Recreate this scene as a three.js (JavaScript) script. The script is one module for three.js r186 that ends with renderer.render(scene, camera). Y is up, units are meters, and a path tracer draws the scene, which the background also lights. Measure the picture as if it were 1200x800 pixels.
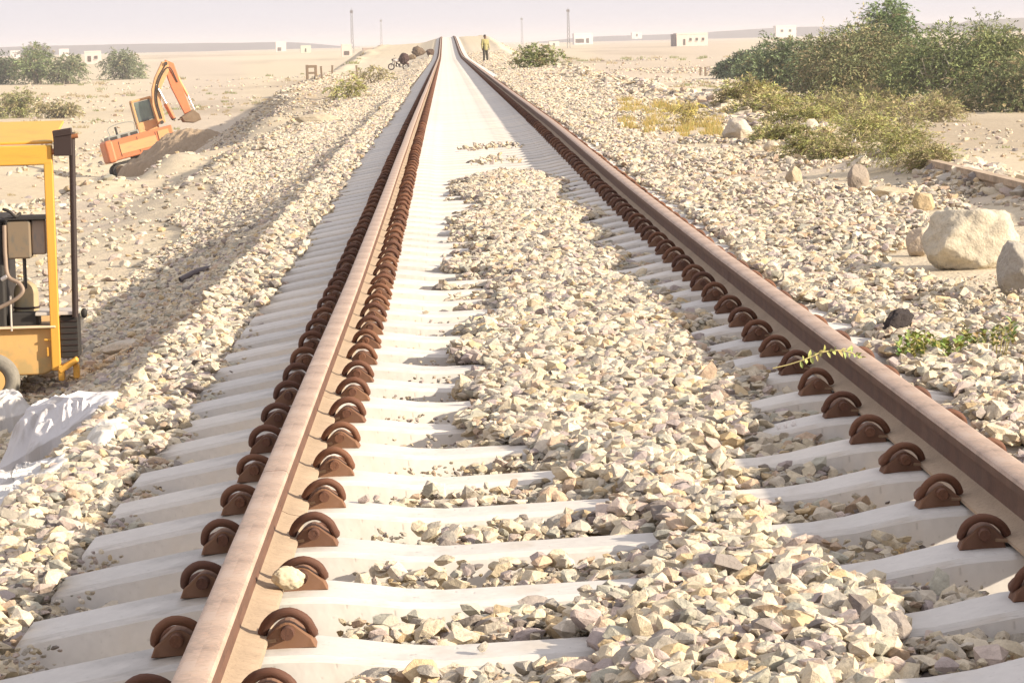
import * as THREE from 'three';
import { mergeGeometries, toCreasedNormals, mergeVertices } from 'three/addons/utils/BufferGeometryUtils.js';
import { ConvexGeometry } from 'three/addons/geometries/ConvexGeometry.js';
import { RoundedBoxGeometry } from 'three/addons/geometries/RoundedBoxGeometry.js';
import { MarchingCubes } from 'three/addons/objects/MarchingCubes.js';

// ───────────────────────── camera, sky, sun, exposure
const scene = new THREE.Scene();
const F = 3460, PW = 1200, PH = 800;                 // focal length in photo pixels (a long lens)
const VPX = 521, VPY = 50, ROLL = 0.025;             // where the track vanishes, tilt of the horizon
const CAMH = 1.0247, CAMX = -0.0355;
const EXPO = 2.65;
const camera = new THREE.PerspectiveCamera(2 * Math.atan(PH / 2 / F) * 180 / Math.PI, PW / PH, 0.1, 30000);
{
  const vx = VPX - PW / 2, vy = PH / 2 - VPY, c = Math.cos(-ROLL), s = Math.sin(-ROLL);
  const ux = vx * c - vy * s, uy = vx * s + vy * c;
  const pitch = Math.atan(uy / F);
  const yaw = Math.atan(ux * Math.cos(pitch) / F);
  camera.rotation.order = 'YXZ';
  camera.rotation.set(-pitch, yaw, -ROLL);
  camera.position.set(CAMX, CAMH, 0);
  camera.updateMatrixWorld(true);
}
const SUN = new THREE.Vector3(1, 0.43, 0.42).normalize();
{
  const W = 256, H = 128, d = new Float32Array(W * H * 4);
  for (let j = 0; j < H; j++) for (let i = 0; i < W; i++) {
    const el = ((j + 0.5) / H - 0.5) * Math.PI, az = ((i + 0.5) / W - 0.5) * 2 * Math.PI;
    const y = Math.sin(el), x = Math.cos(el) * Math.cos(az), z = Math.cos(el) * Math.sin(az);
    const t = THREE.MathUtils.smoothstep(y, 0.02, 0.7);
    const cs = Math.max(0, x * SUN.x + y * SUN.y + z * SUN.z);
    const g = 0.55 * Math.pow(cs, 8) + 0.22 * Math.pow(cs, 2);
    const k = (j * W + i) * 4;
    d[k] = (0.825 * (1 - t) + 0.82 * t + g * 1.0) / EXPO;
    d[k + 1] = (0.785 * (1 - t) + 0.80 * t + g * 0.9) / EXPO;
    d[k + 2] = (0.825 * (1 - t) + 0.85 * t + g * 0.76) / EXPO;
    d[k + 3] = 1;
  }
  const sky = new THREE.DataTexture(d, W, H, THREE.RGBAFormat, THREE.FloatType);
  sky.mapping = THREE.EquirectangularReflectionMapping;
  sky.magFilter = sky.minFilter = THREE.LinearFilter; sky.needsUpdate = true;
  scene.background = sky; scene.environment = sky;
}
const sun = new THREE.DirectionalLight(new THREE.Color(1, 0.86, 0.66), 3.3);
sun.position.copy(SUN).multiplyScalar(120).add(new THREE.Vector3(0, 0, -40));
sun.target.position.set(0, 0, -40); scene.add(sun, sun.target);
sun.castShadow = true; sun.shadow.mapSize.set(4096, 4096); sun.shadow.radius = 2;
Object.assign(sun.shadow.camera, { left: -70, right: 70, top: 70, bottom: -70, near: 1, far: 400 });
scene.fog = new THREE.FogExp2(new THREE.Color(0.82, 0.79, 0.82), 0.00028);
const renderer = new THREE.WebGLRenderer({ antialias: true });
renderer.toneMapping = THREE.LinearToneMapping; renderer.toneMappingExposure = EXPO;
renderer.shadowMap.enabled = true; renderer.setSize(1024, 682);

// ───────────────────────── helpers
function rng(seed) { let a = seed >>> 0; return () => { a |= 0; a = a + 0x6D2B79F5 | 0; let t = Math.imul(a ^ a >>> 15, 1 | a); t = t + Math.imul(t ^ t >>> 7, 61 | t) ^ t; return ((t ^ t >>> 14) >>> 0) / 4294967296; }; }
const clamp = (v, a, b) => Math.min(b, Math.max(a, v));
const sstep = (a, b, v) => { const t = clamp((v - a) / (b - a), 0, 1); return t * t * (3 - 2 * t); };
const mix = (a, b, t) => a + (b - a) * t;
const smax = (a, b, k) => { const h = clamp(0.5 + 0.5 * (a - b) / k, 0, 1); return mix(b, a, h) + k * h * (1 - h); };
function h3(x, y, z) { let n = Math.imul(x, 374761393) ^ Math.imul(y, 668265263) ^ Math.imul(z, 2147483647 ^ 0x5bd1e995); n = Math.imul(n ^ n >>> 13, 1274126177); n ^= n >>> 16; n = Math.imul(n, 0x45d9f3b); n ^= n >>> 15; return (n >>> 0) / 4294967296; }
function vn(x, y, z, per) {
  const xi = Math.floor(x), yi = Math.floor(y), zi = Math.floor(z); let fx = x - xi, fy = y - yi, fz = z - zi;
  fx = fx * fx * (3 - 2 * fx); fy = fy * fy * (3 - 2 * fy); fz = fz * fz * (3 - 2 * fz);
  const q = per ? (a => ((a % per) + per) % per) : (a => a);
  const g = (a, b, c) => h3(q(xi + a), q(yi + b), zi + c);
  return mix(mix(mix(g(0, 0, 0), g(1, 0, 0), fx), mix(g(0, 1, 0), g(1, 1, 0), fx), fy), mix(mix(g(0, 0, 1), g(1, 0, 1), fx), mix(g(0, 1, 1), g(1, 1, 1), fx), fy), fz);
}
const n2 = (x, y, s = 0) => vn(x, y, s * 17.31) * 2 - 1;
const fbm = (x, y, s = 0, o = 4) => { let a = 0, m = 0.5, t = 0; for (let i = 0; i < o; i++) { a += m * n2(x, y, s + i * 3); t += m; x *= 2.03; y *= 2.03; m *= 0.5; } return a / t; };
function tex(size, fn, srgb = true) {
  const d = new Uint8Array(size * size * 4);
  for (let j = 0; j < size; j++) for (let i = 0; i < size; i++) {
    const c = fn(i / size, j / size), k = (j * size + i) * 4;
    for (let m = 0; m < 3; m++) { const v = clamp(Array.isArray(c) ? c[m] : c, 0, 1); d[k + m] = Math.round(255 * (srgb ? (v <= 0.0031308 ? 12.92 * v : 1.055 * Math.pow(v, 1 / 2.4) - 0.055) : v)); }
    d[k + 3] = 255;
  }
  const t = new THREE.DataTexture(d, size, size); t.wrapS = t.wrapT = THREE.RepeatWrapping; t.magFilter = THREE.LinearFilter; t.minFilter = THREE.LinearMipmapLinearFilter; t.generateMipmaps = true;
  if (srgb) t.colorSpace = THREE.SRGBColorSpace; t.needsUpdate = true; return t;
}
const tn = (u, v, per, s, o = 4) => { let a = 0, m = 0.5, t = 0; for (let i = 0; i < o; i++) { a += m * (vn(u * per, v * per, s * 7.77 + i, per) * 2 - 1); t += m; per *= 2; m *= 0.55; } return a / t; };
const used = {};
function numbered(n) { if (!(n in used)) { used[n] = 0; return n; } used[n]++; return n + '_' + String(used[n]).padStart(3, '0'); }
function tag(o, label, category, group, kind) { if (label) o.userData.label = label; if (category) o.userData.category = category; if (group) o.userData.group = group; if (kind) o.userData.kind = kind; return o; }
function thing(name, label, category, pos = [0, 0, 0], rotY = 0, group) { const g = new THREE.Group(); g.name = numbered(name); g.position.set(...pos); g.rotation.y = rotY; tag(g, label, category, group); scene.add(g); return g; }
function part(name, geo, mat, parent, label) { const m = new THREE.Mesh(geo, mat); m.name = name; m.castShadow = m.receiveShadow = true; if (label) m.userData.label = label; parent.add(m); return m; }
function clean(g) { g = g.index ? g.toNonIndexed() : g; for (const k of Object.keys(g.attributes)) if (!['position', 'normal', 'uv'].includes(k)) g.deleteAttribute(k); if (!g.attributes.uv) g.setAttribute('uv', new THREE.BufferAttribute(new Float32Array(g.attributes.position.count * 2), 2)); if (!g.attributes.normal) g.computeVertexNormals(); return g; }
const merge = gs => mergeGeometries(gs.map(clean));
function bx(w, h, d, x = 0, y = 0, z = 0, r = 0.01, rot) { const g = new RoundedBoxGeometry(w, h, d, 1, Math.min(r, w / 2.1, h / 2.1, d / 2.1)); if (rot) g.applyMatrix4(new THREE.Matrix4().makeRotationFromEuler(new THREE.Euler(...rot))); g.translate(x, y, z); return g; }
function cyl(a, b, r0, r1 = r0, seg = 10) { const A = new THREE.Vector3(...a), B = new THREE.Vector3(...b), d = B.clone().sub(A); const g = new THREE.CylinderGeometry(r1, r0, d.length(), seg); g.applyQuaternion(new THREE.Quaternion().setFromUnitVectors(new THREE.Vector3(0, 1, 0), d.normalize())); const m = A.add(B).multiplyScalar(0.5); g.translate(m.x, m.y, m.z); return g; }
function tube(pts, r, seg = 24, rad = 7) { return new THREE.TubeGeometry(new THREE.CatmullRomCurve3(pts.map(p => new THREE.Vector3(...p))), seg, r, rad, false); }
function boxUV(g, s = 1) { g = g.index ? g.toNonIndexed() : g; g.computeVertexNormals(); const p = g.attributes.position, n = g.attributes.normal, uv = new Float32Array(p.count * 2); for (let i = 0; i < p.count; i++) { const ax = Math.abs(n.getX(i)), ay = Math.abs(n.getY(i)), az = Math.abs(n.getZ(i)); let u, v; if (ay >= ax && ay >= az) { u = p.getX(i); v = p.getZ(i); } else if (ax >= az) { u = p.getZ(i); v = p.getY(i); } else { u = p.getX(i); v = p.getY(i); } uv[2 * i] = u * s; uv[2 * i + 1] = v * s; } g.setAttribute('uv', new THREE.BufferAttribute(uv, 2)); return g; }
const _q = camera.quaternion;
function ray(px, py) { return new THREE.Vector3((px - PW / 2) / F, (PH / 2 - py) / F, -1).applyQuaternion(_q); }
function at(px, py, D) { const r = ray(px, py); const t = D / -r.z; return [CAMX + r.x * t, CAMH + r.y * t, -D]; }

// ───────────────────────── lie of the land (x to the right, D metres along the track)
const CANT = 0.0346, XC = 0.380, HALF = 0.873;
const elev = D => -0.0034 * Math.min(D, 14) * (1 - sstep(17, 40, D)) + 1.95 * sstep(200, 420, D) - 0.012 * Math.max(0, D - 415);
const railTop = (x, D) => elev(D) + CANT * x;
function land(x, D) {
  const far = sstep(150, 900, D), e = elev(Math.min(D, 520)) * (1 - 0.9 * sstep(440, 640, D));
  const top = e + CANT * clamp(x, -1.6, 3.2);
  const rough = fbm(x * 0.9, D * 0.9, 3, 3);
  let y;
  const mound = 0.9 * Math.pow(Math.max(0, fbm(x * 0.06, D * 0.035, 91, 4) - 0.05), 1.2) * sstep(40, 120, D) * (1 - sstep(700, 1200, D));
  const pit = 0.75 * Math.exp(-Math.pow((x + 15.8) / 4.5, 4) - Math.pow((D - 150) / 9, 4));
  const plainL = -4.75 - pit + mound * (1 - pit) + 0.35 * fbm(x * 0.035, D * 0.02, 11, 4) + 3.5 * sstep(330, 1000, D) + 0.12 * rough * (1 - far);
  const plainR = -3.0 + mound + 0.30 * fbm(x * 0.04, D * 0.02, 12, 4) + 0.12 * rough * (1 - far) + 1.5 * sstep(330, 1000, D);
  if (x < 0.3) {
    const shelf = e - 0.84 + 0.34 * sstep(20, 46, D) * (1 - sstep(120, 200, D)) * sstep(-4.2, -3.0, x) - 0.14 * Math.max(0, -x - 3.4) * sstep(34, 50, D) * (1 - sstep(105, 140, D)) - 0.045 * (-x - 2.7) + 0.05 * rough + 0.10 * fbm(x * 0.25, D * 0.12, 14, 3);
    let t = top - 0.285 - Math.max(0, -x - 1.31) / mix(1.8, 3.4, sstep(19, 30, D)) + (x < -1.0 ? 0.02 * rough : 0);
    t = smax(t, shelf, 0.12);
    const xe = -5.9 - 0.012 * Math.min(D, 260) + 1.5 * sstep(38, 52, D) * (1 - sstep(100, 140, D)) + 0.7 * n2(D * 0.07, 1.5, 15) + 0.35 * n2(D * 0.3, 4.5, 16);
    const lip = 0.22 * Math.exp(-Math.pow((x - xe - 0.5) / 0.6, 2)) * (0.5 + n2(D * 0.35, 8, 18));
    const drop = Math.max(0, xe - x) / 1.7;
    y = smax(t + lip - drop, plainL, 0.35);
  } else {
    let t = top - 0.285 + (x > 1.75 ? 0.065 * sstep(1.75, 2.3, x) + 0.03 * rough + 0.06 * fbm(x * 0.5, D * 0.25, 21, 3) * sstep(2, 3, x) : 0);
    const xe = 4.15 + 0.35 * n2(D * 0.12, 3.5, 22) + 0.2 * n2(D * 0.6, 3.5, 23) + 0.006 * Math.min(D, 200);
    const lip = 0.13 * Math.exp(-Math.pow((x - xe + 0.3) / 0.4, 2)) * (0.6 + n2(D * 0.5, 2, 24));
    const drop = Math.max(0, x - xe) / 1.8;
    y = smax(t + lip - drop, plainR, 0.3);
  }
  return y;
}
function hit(px, py, off = 0) { const r = ray(px, py), k = 1 / -r.z; let D = 4; while (D < 3000) { const y = CAMH + r.y * k * D, x = CAMX + r.x * k * D; if (y <= land(x, D) + off) break; D *= 1.004; } return at(px, py, D); }

// ───────────────────────── materials
const texSand = tex(512, (u, v) => { const a = tn(u, v, 6, 1, 5), b = tn(u, v, 64, 2, 3), c = vn(u * 190, v * 190, 3, 190); const k = 0.9 + 0.16 * a + 0.16 * b + (c > 0.82 ? -0.22 : c < 0.12 ? 0.1 : 0); return [k * 0.98, k * 0.95, k * 0.9]; });
const bumpSand = tex(512, (u, v) => 0.5 + 0.28 * tn(u, v, 10, 5, 5) + 0.22 * tn(u, v, 90, 6, 2), false);
const texConc = tex(512, (u, v) => { const a = tn(u, v, 4, 8, 5), b = tn(u, v, 70, 9, 3), p = vn(u * 120, v * 120, 4, 120), st = tn(u, v * 0.5, 10, 10, 3); let k = 0.92 + 0.12 * a + 0.07 * b - (p > 0.9 ? 0.25 * (p - 0.9) * 10 : 0); const s = Math.max(0, st - 0.12) * 0.9, bl = sstep(0.1, 0.5, tn(u, v, 7, 60, 4)) * 0.17; return [k - bl - s * 0.25, k - bl - s * 0.36, k - bl - s * 0.5]; });
const bumpConc = tex(512, (u, v) => { const p = vn(u * 120, v * 120, 4, 120); return 0.6 + 0.2 * tn(u, v, 60, 9, 3) - (p > 0.9 ? (p - 0.9) * 4 : 0); }, false);
const texRust = tex(512, (u, v) => { const a = tn(u, v, 5, 12, 5), b = tn(u, v, 60, 13, 4), f = vn(u * 60, v * 60, 9, 60); const k = 0.85 + 0.28 * a + 0.22 * b, s = sstep(0.55, 0.8, f + 0.3 * a) * 0.28; return [k + s * 0.3, k * 0.97 + s * 0.25 - Math.max(0, b) * 0.12, k * 0.92 + s * 0.3 - Math.max(0, b) * 0.18]; });
const bumpRust = tex(256, (u, v) => 0.5 + 0.3 * tn(u, v, 24, 14, 4) + 0.2 * tn(u, v, 100, 15, 2), false);
const texStone = tex(256, (u, v) => { const a = tn(u, v, 5, 16, 5), b = tn(u, v, 50, 17, 3), c = vn(u * 70, v * 70, 5, 70); const k = 0.86 + 0.26 * a + 0.16 * b - (c > 0.86 ? 0.2 : 0); return [k, k * 0.985, k * 0.95]; });
const bumpStone = tex(256, (u, v) => 0.5 + 0.35 * tn(u, v, 8, 18, 5) + 0.15 * tn(u, v, 60, 19, 2), false);
const texPaint = tex(256, (u, v) => { const a = tn(u, v, 4, 20, 5), b = tn(u, v, 40, 21, 3), d = sstep(0.12, 0.5, a + 0.35 * b); return [mix(1, 0.74, d) * (0.96 + 0.06 * b), mix(1, 0.86, d) * (0.96 + 0.06 * b), mix(1, 1.0, d) * (0.96 + 0.06 * b)]; });
const M = (r, g, b, rough = 0.9, o = {}) => new THREE.MeshStandardMaterial({ color: new THREE.Color(r, g, b), roughness: rough, metalness: 0, ...o });
const mGround = M(1, 1, 1, 1, { vertexColors: true, map: texSand, bumpMap: bumpSand, bumpScale: 0.02 });
const mConc = [[0.63, 0.595, 0.56], [0.58, 0.555, 0.53], [0.66, 0.62, 0.575], [0.61, 0.585, 0.56]].map(c => M(...c, 0.92, { map: texConc, bumpMap: bumpConc, bumpScale: 0.002 }));
const mRail = M(0.125, 0.064, 0.044, 0.72, { map: texRust, bumpMap: bumpRust, bumpScale: 0.0012 });
const mTop = M(0.44, 0.335, 0.275, 0.6, { map: texRust, bumpMap: bumpRust, bumpScale: 0.0006 }), mFoot = M(0.42, 0.33, 0.25, 0.95, { map: texSand });
const mClip = [[0.135, 0.058, 0.034], [0.17, 0.076, 0.042], [0.11, 0.048, 0.031]].map(c => M(...c, 0.78, { map: texRust, bumpMap: bumpRust, bumpScale: 0.001 }));
const mShoulder = [[0.15, 0.075, 0.046], [0.19, 0.10, 0.06]].map(c => M(...c, 0.85, { map: texRust, bumpMap: bumpRust, bumpScale: 0.0015 }));
const mPad = M(0.30, 0.2, 0.13, 0.85, { map: texRust });
const stoneTones = [[0.64, 0.56, 0.43], [0.57, 0.51, 0.43], [0.44, 0.405, 0.36], [0.68, 0.60, 0.48], [0.31, 0.275, 0.26], [0.53, 0.40, 0.30], [0.44, 0.375, 0.37], [0.60, 0.47, 0.30], [0.48, 0.465, 0.40], [0.22, 0.19, 0.18], [0.66, 0.60, 0.52], [0.54, 0.45, 0.41]];
const mStone = stoneTones.map(c => M(...c, 0.95, { map: texStone, bumpMap: bumpStone, bumpScale: 0.004 }));
const mStoneAny = M(1, 1, 1, 0.95, { map: texStone, bumpMap: bumpStone, bumpScale: 0.004 });

// ───────────────────────── ground and far hills
{
  const xs = []; for (let x = -9; x <= 9.001; x += 0.16) xs.push(x);
  let s = 0.18, x = 9; while (x < 9000) { x += s; xs.push(x); xs.unshift(-x); s *= 1.12; }
  const Ds = []; for (let D = -40; D < 3; D += 1.5) Ds.push(D); let D = 3; while (D < 12000) { Ds.push(D); D *= D < 60 ? 1.011 : D < 600 ? 1.013 : 1.05; }
  const nx = xs.length, nd = Ds.length, pos = new Float32Array(nx * nd * 3), col = new Float32Array(nx * nd * 3), uv = new Float32Array(nx * nd * 2), idx = [];
  for (let j = 0; j < nd; j++) for (let i = 0; i < nx; i++) {
    const k = j * nx + i, X = xs[i], d = Ds[j], Dd = Math.max(d, 3);
    pos[3 * k] = X; pos[3 * k + 1] = land(X, Dd); pos[3 * k + 2] = -d;
    uv[2 * k] = X / 1.3; uv[2 * k + 1] = d / 1.3;
    const w1 = Math.max(1, Math.abs(d) / 60), a = fbm(X * 0.22 / w1, d * 0.10 / w1, 31, 4), b = fbm(X * 0.9 / w1, d * 0.35 / w1, 32, 3), c = fbm(X * 0.02, d * 0.008, 33, 3);
    let r = 0.60, g = 0.525, bl = 0.40;
    const pink = sstep(0.0, 0.5, b), och = sstep(0.1, 0.5, a), pale = sstep(0.05, 0.45, c);
    r = mix(r, 0.54, pink * 0.8); g = mix(g, 0.465, pink * 0.8); bl = mix(bl, 0.39, pink * 0.8);
    r = mix(r, 0.60, och * 0.7); g = mix(g, 0.49, och * 0.7); bl = mix(bl, 0.32, och * 0.7);
    r = mix(r, 0.66, pale * 0.7); g = mix(g, 0.59, pale * 0.7); bl = mix(bl, 0.48, pale * 0.7);
    const brn = sstep(0.12, 0.5, fbm(X * 0.05, d * 0.018, 34, 4)) * sstep(40, 120, d); r = mix(r, 0.36, brn * 0.7); g = mix(g, 0.295, brn * 0.7); bl = mix(bl, 0.22, brn * 0.7);
    col[3 * k] = r; col[3 * k + 1] = g; col[3 * k + 2] = bl;
    if (i < nx - 1 && j < nd - 1) idx.push(k, k + 1, k + nx, k + 1, k + nx + 1, k + nx);
  }
  const g = new THREE.BufferGeometry(); g.setAttribute('position', new THREE.BufferAttribute(pos, 3)); g.setAttribute('color', new THREE.BufferAttribute(col, 3)); g.setAttribute('uv', new THREE.BufferAttribute(uv, 2)); g.setIndex(idx); g.computeVertexNormals();
  const m = part('ground', g, mGround, scene); m.name = numbered('ground'); m.userData.kind = 'structure';
}
function hills(D, x0, x1, depth, hgt, seed, c) {
  const nx = 140, nz = 14, pos = [], idx = [];
  for (let j = 0; j <= nz; j++) for (let i = 0; i <= nx; i++) {
    const X = mix(x0, x1, i / nx), v = j / nz, w = Math.sin(Math.PI * v) ** 0.8, endf = sstep(0, 0.12, i / nx) * sstep(0, 0.12, 1 - i / nx);
    const hh = hgt * (0.55 + 0.4 * fbm(X * 0.0012, seed, seed, 4) + 0.12 * fbm(X * 0.008, v * 3, seed + 3, 3));
    pos.push(X, -5 + Math.max(0, hh) * w * (0.25 + 0.75 * endf), -(D + depth * (v - 0.2)));
  }
  for (let j = 0; j < nz; j++) for (let i = 0; i < nx; i++) { const k = j * (nx + 1) + i; idx.push(k, k + 1, k + nx + 1, k + 1, k + nx + 2, k + nx + 1); }
  const g = new THREE.BufferGeometry(); g.setAttribute('position', new THREE.Float32BufferAttribute(pos, 3)); g.setIndex(idx); g.computeVertexNormals();
  const m = part('hills', g, M(...c, 1), scene); m.name = numbered('hills'); m.userData.kind = 'structure';
}
hills(2800, -1100, -70, 600, 24, 5, [0.085, 0.08, 0.085]);
hills(3000, 60, 900, 600, 25, 9, [0.09, 0.085, 0.09]);
hills(2600, 460, 760, 400, 26, 13, [0.12, 0.115, 0.095]);

// ───────────────────────── rails
function railGeo(xc, D0, D1) {
  const half = [[0, 0], [-0.022, -0.0006], [-0.031, -0.004], [-0.0352, -0.012], [-0.034, -0.033], [-0.019, -0.042], [-0.0095, -0.052], [-0.008, -0.082], [-0.012, -0.104], [-0.03, -0.114], [-0.064, -0.122], [-0.068, -0.126], [-0.068, -0.134]];
  const prof = half.concat(half.slice(1).reverse().map(([a, b]) => [-a, b]));
  const st = []; let D = D0; while (D < D1) { st.push(D); D += D < 60 ? 0.3 : D < 150 ? 1 : 4; } st.push(D1);
  const P = (k, d) => { const [a, b] = prof[k]; const wob = 0.004 * n2(d * 0.22, xc, 41) + 0.003 * n2(d * 0.05, xc, 42); return [xc + a - b * CANT + wob, railTop(xc, d) + b + a * CANT, -d]; };
  const out = [[], [], []], uvs = [[], [], []];
  const n = prof.length;
  for (let k = 0; k < n; k++) {
    const k2 = (k + 1) % n; const worn = (k < 3 || k >= n - 3) ? 1 : (k >= 8 && k < n - 8) ? 2 : 0;
    for (let i = 0; i < st.length - 1; i++) {
      const a = P(k, st[i]), b = P(k2, st[i]), c = P(k, st[i + 1]), d = P(k2, st[i + 1]);
      out[worn].push(...a, ...c, ...b, ...b, ...c, ...d);
      const u0 = k * 0.02, u1 = u0 + 0.02, v0 = st[i], v1 = st[i + 1]; const q = 2.2;
      uvs[worn].push(u0 * q, v0 * q, u0 * q, v1 * q, u1 * q, v0 * q, u1 * q, v0 * q, u0 * q, v1 * q, u1 * q, v1 * q);
    }
  }
  for (const e of [0, st.length - 1]) { const tri = THREE.ShapeUtils.triangulateShape(prof.map(p => new THREE.Vector2(...p)), []); for (const t of tri) { const o = e === 0 ? [t[0], t[1], t[2]] : [t[2], t[1], t[0]]; for (const k of o) { out[0].push(...P(k, st[e])); uvs[0].push(...prof[k]); } } }
  return out.map((o, i) => { let g = new THREE.BufferGeometry(); g.setAttribute('position', new THREE.Float32BufferAttribute(o, 3)); g.setAttribute('uv', new THREE.Float32BufferAttribute(uvs[i], 2)); g.computeVertexNormals(); return toCreasedNormals(g, 0.6); });
}
const XL = XC - HALF, XR = XC + HALF;
function makeRail(xc, cuts, label, top) {
  const t = thing('rail', label, 'rail', [0, 0, 0]);
  for (let i = 0; i < cuts.length - 1; i++) { const [a, b, c] = railGeo(xc, cuts[i] + (i ? 0.003 : 0), cuts[i + 1] - 0.003); const m = part('rail_length', a, mRail, t); part('running_surface', b, top, m); part('dusty_foot', c, mFoot, m); }
  return t;
}
makeRail(XL, [4, 7.42, 9.95, 23, 62, 432], 'dusty rust-pink rail on the left, sunlit on its top and inner side', mTop);
makeRail(XR, [4, 13.6, 36, 90, 432], 'dark brown rail on the right, its inner side in shade', mTop);

// ───────────────────────── concrete sleepers with spring clips
const SEAT = -0.142;
function sleeperBody(lo) {
  const us = lo ? [-1.4, -1.0, -0.74, -0.45, 0.45, 0.74, 1.0, 1.4] : [-1.40, -1.385, -1.25, -1.1, -1.0, -0.97, -0.76, -0.70, -0.62, -0.54, -0.45, -0.2, 0, 0.2, 0.45, 0.54, 0.62, 0.70, 0.76, 0.97, 1.0, 1.1, 1.25, 1.385, 1.40];
  const ring = u => {
    const a = Math.abs(u); let y = a > 0.98 ? -0.06 * Math.pow((a - 0.98) / 0.42, 1.1) : a < 0.76 ? -0.036 * (1 - sstep(0.45, 0.76, a)) : 0; if (a > 1.39) y -= 0.014;
    const ht = mix(0.082, 0.112, sstep(0.35, 0.8, a)) - (a > 1.39 ? 0.01 : 0), hb = ht + 0.038, c = 0.012;
    return [[-hb, -0.215], [-ht - 0.003, y - c], [-ht + c, y], [ht - c, y], [ht + 0.003, y - c], [hb, -0.215]].map(([w, yy]) => [u, yy, w]);
  };
  const R = us.map(ring), gs = [];
  for (let k = 0; k < 6; k++) {
    const pos = [], uv = [], idx = [], k2 = (k + 1) % 6;
    R.forEach((r, i) => { pos.push(...r[k], ...r[k2]); uv.push(us[i] * 0.8, k * 0.17, us[i] * 0.8, k * 0.17 + 0.13); if (i) { const b = 2 * i; idx.push(b - 2, b - 1, b, b - 1, b + 1, b); } });
    const g = new THREE.BufferGeometry(); g.setAttribute('position', new THREE.Float32BufferAttribute(pos, 3)); g.setAttribute('uv', new THREE.Float32BufferAttribute(uv, 2)); g.setIndex(idx); g.computeVertexNormals(); gs.push(g);
  }
  for (const e of [0, R.length - 1]) { const r = R[e], pos = [], uv = []; for (let i = 1; i < 5; i++) { const o = e ? [r[0], r[i], r[i + 1]] : [r[0], r[i + 1], r[i]]; for (const p of o) { pos.push(...p); uv.push(p[2] * 2, p[1] * 2); } } const g = new THREE.BufferGeometry(); g.setAttribute('position', new THREE.Float32BufferAttribute(pos, 3)); g.setAttribute('uv', new THREE.Float32BufferAttribute(uv, 2)); g.computeVertexNormals(); gs.push(g); }
  return merge(gs);
}
const bodyHi = sleeperBody(false), bodyLo = sleeperBody(true);
// fastening: u points away from the rail, base at the seat, z towards the photographer
function clipGeo(hi) {
  const p = [[0.004, 0.036, 0.058], [0.004, 0.036, 0.0], [0.004, 0.036, -0.045], [0.022, 0.034, -0.062], [0.046, 0.026, -0.05], [0.056, 0.022, -0.018], [0.054, 0.036, 0.008], [0.043, 0.060, 0.020], [0.014, 0.077, 0.024], [-0.018, 0.071, 0.020], [-0.041, 0.051, 0.010], [-0.052, 0.030, 0.0]];
  return tube(p, 0.0112, hi ? 34 : 12, hi ? 8 : 4);
}
function shoulderGeo(hi) {
  if (!hi) return bx(0.075, 0.05, 0.075, 0.004, 0.022, 0, 0.01);
  const s = new THREE.Shape(); s.moveTo(-0.044, 0); s.lineTo(-0.040, 0.022); s.lineTo(-0.020, 0.042); s.quadraticCurveTo(0.004, 0.064, 0.026, 0.040); s.lineTo(0.052, 0.018); s.lineTo(0.060, 0); s.closePath();
  const g = new THREE.ExtrudeGeometry(s, { depth: 0.06, bevelEnabled: true, bevelSize: 0.003, bevelThickness: 0.003, bevelSegments: 1, curveSegments: 5 }); g.translate(0, 0, -0.034); return g;
}
const clipHi = clipGeo(true), shHi = shoulderGeo(true), clipLo = clipGeo(false), shLo = shoulderGeo(false);
const legHi = merge([cyl([0.004, 0.036, 0.02], [0.004, 0.036, 0.0585], 0.016, 0.0142, 10)]);
const padHi = bx(0.062, 0.009, 0.05, -0.052, 0.016, 0.006, 0.003, [0, 0, 0.1]);
const makeFastLo = sunny => { const g = []; for (const r of [-1, 1]) for (const s of [-1, 1]) { if ((r < 0 && s > 0) !== sunny) continue; for (const q of [clipLo, shLo]) { const c = clean(q.clone()); c.scale(s, 1, 1); if (s < 0) { const p = c.attributes.position.array, n = c.attributes.normal.array; for (let i = 0; i < p.length; i += 9) for (let m = 0; m < 3; m++) { let t = p[i + 3 + m]; p[i + 3 + m] = p[i + 6 + m]; p[i + 6 + m] = t; t = n[i + 3 + m]; n[i + 3 + m] = n[i + 6 + m]; n[i + 6 + m] = t; } } c.translate(r * HALF + s * 0.1065, 0, 0); g.push(c); } } return merge(g); };
const fastLo = makeFastLo(false), fastSun = makeFastLo(true);
const NS = 299, D0S = 5.30, SP = 0.6; const rS = rng(77);
const ORD = ['first', 'second', 'third', 'fourth', 'fifth', 'sixth', 'seventh', 'eighth', 'ninth', 'tenth', 'eleventh', 'twelfth', 'thirteenth', 'fourteenth', 'fifteenth', 'sixteenth', 'seventeenth', 'eighteenth', 'nineteenth', 'twentieth'];
const SLEEPER_LABELS = {
  2: 'concrete sleeper carrying a pale stone lodged on its clip inside the left rail',
  1: 'concrete sleeper whose whole left end stands clear of the stones',
  6: 'concrete sleeper under the green twig on the right rail',
};
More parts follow.
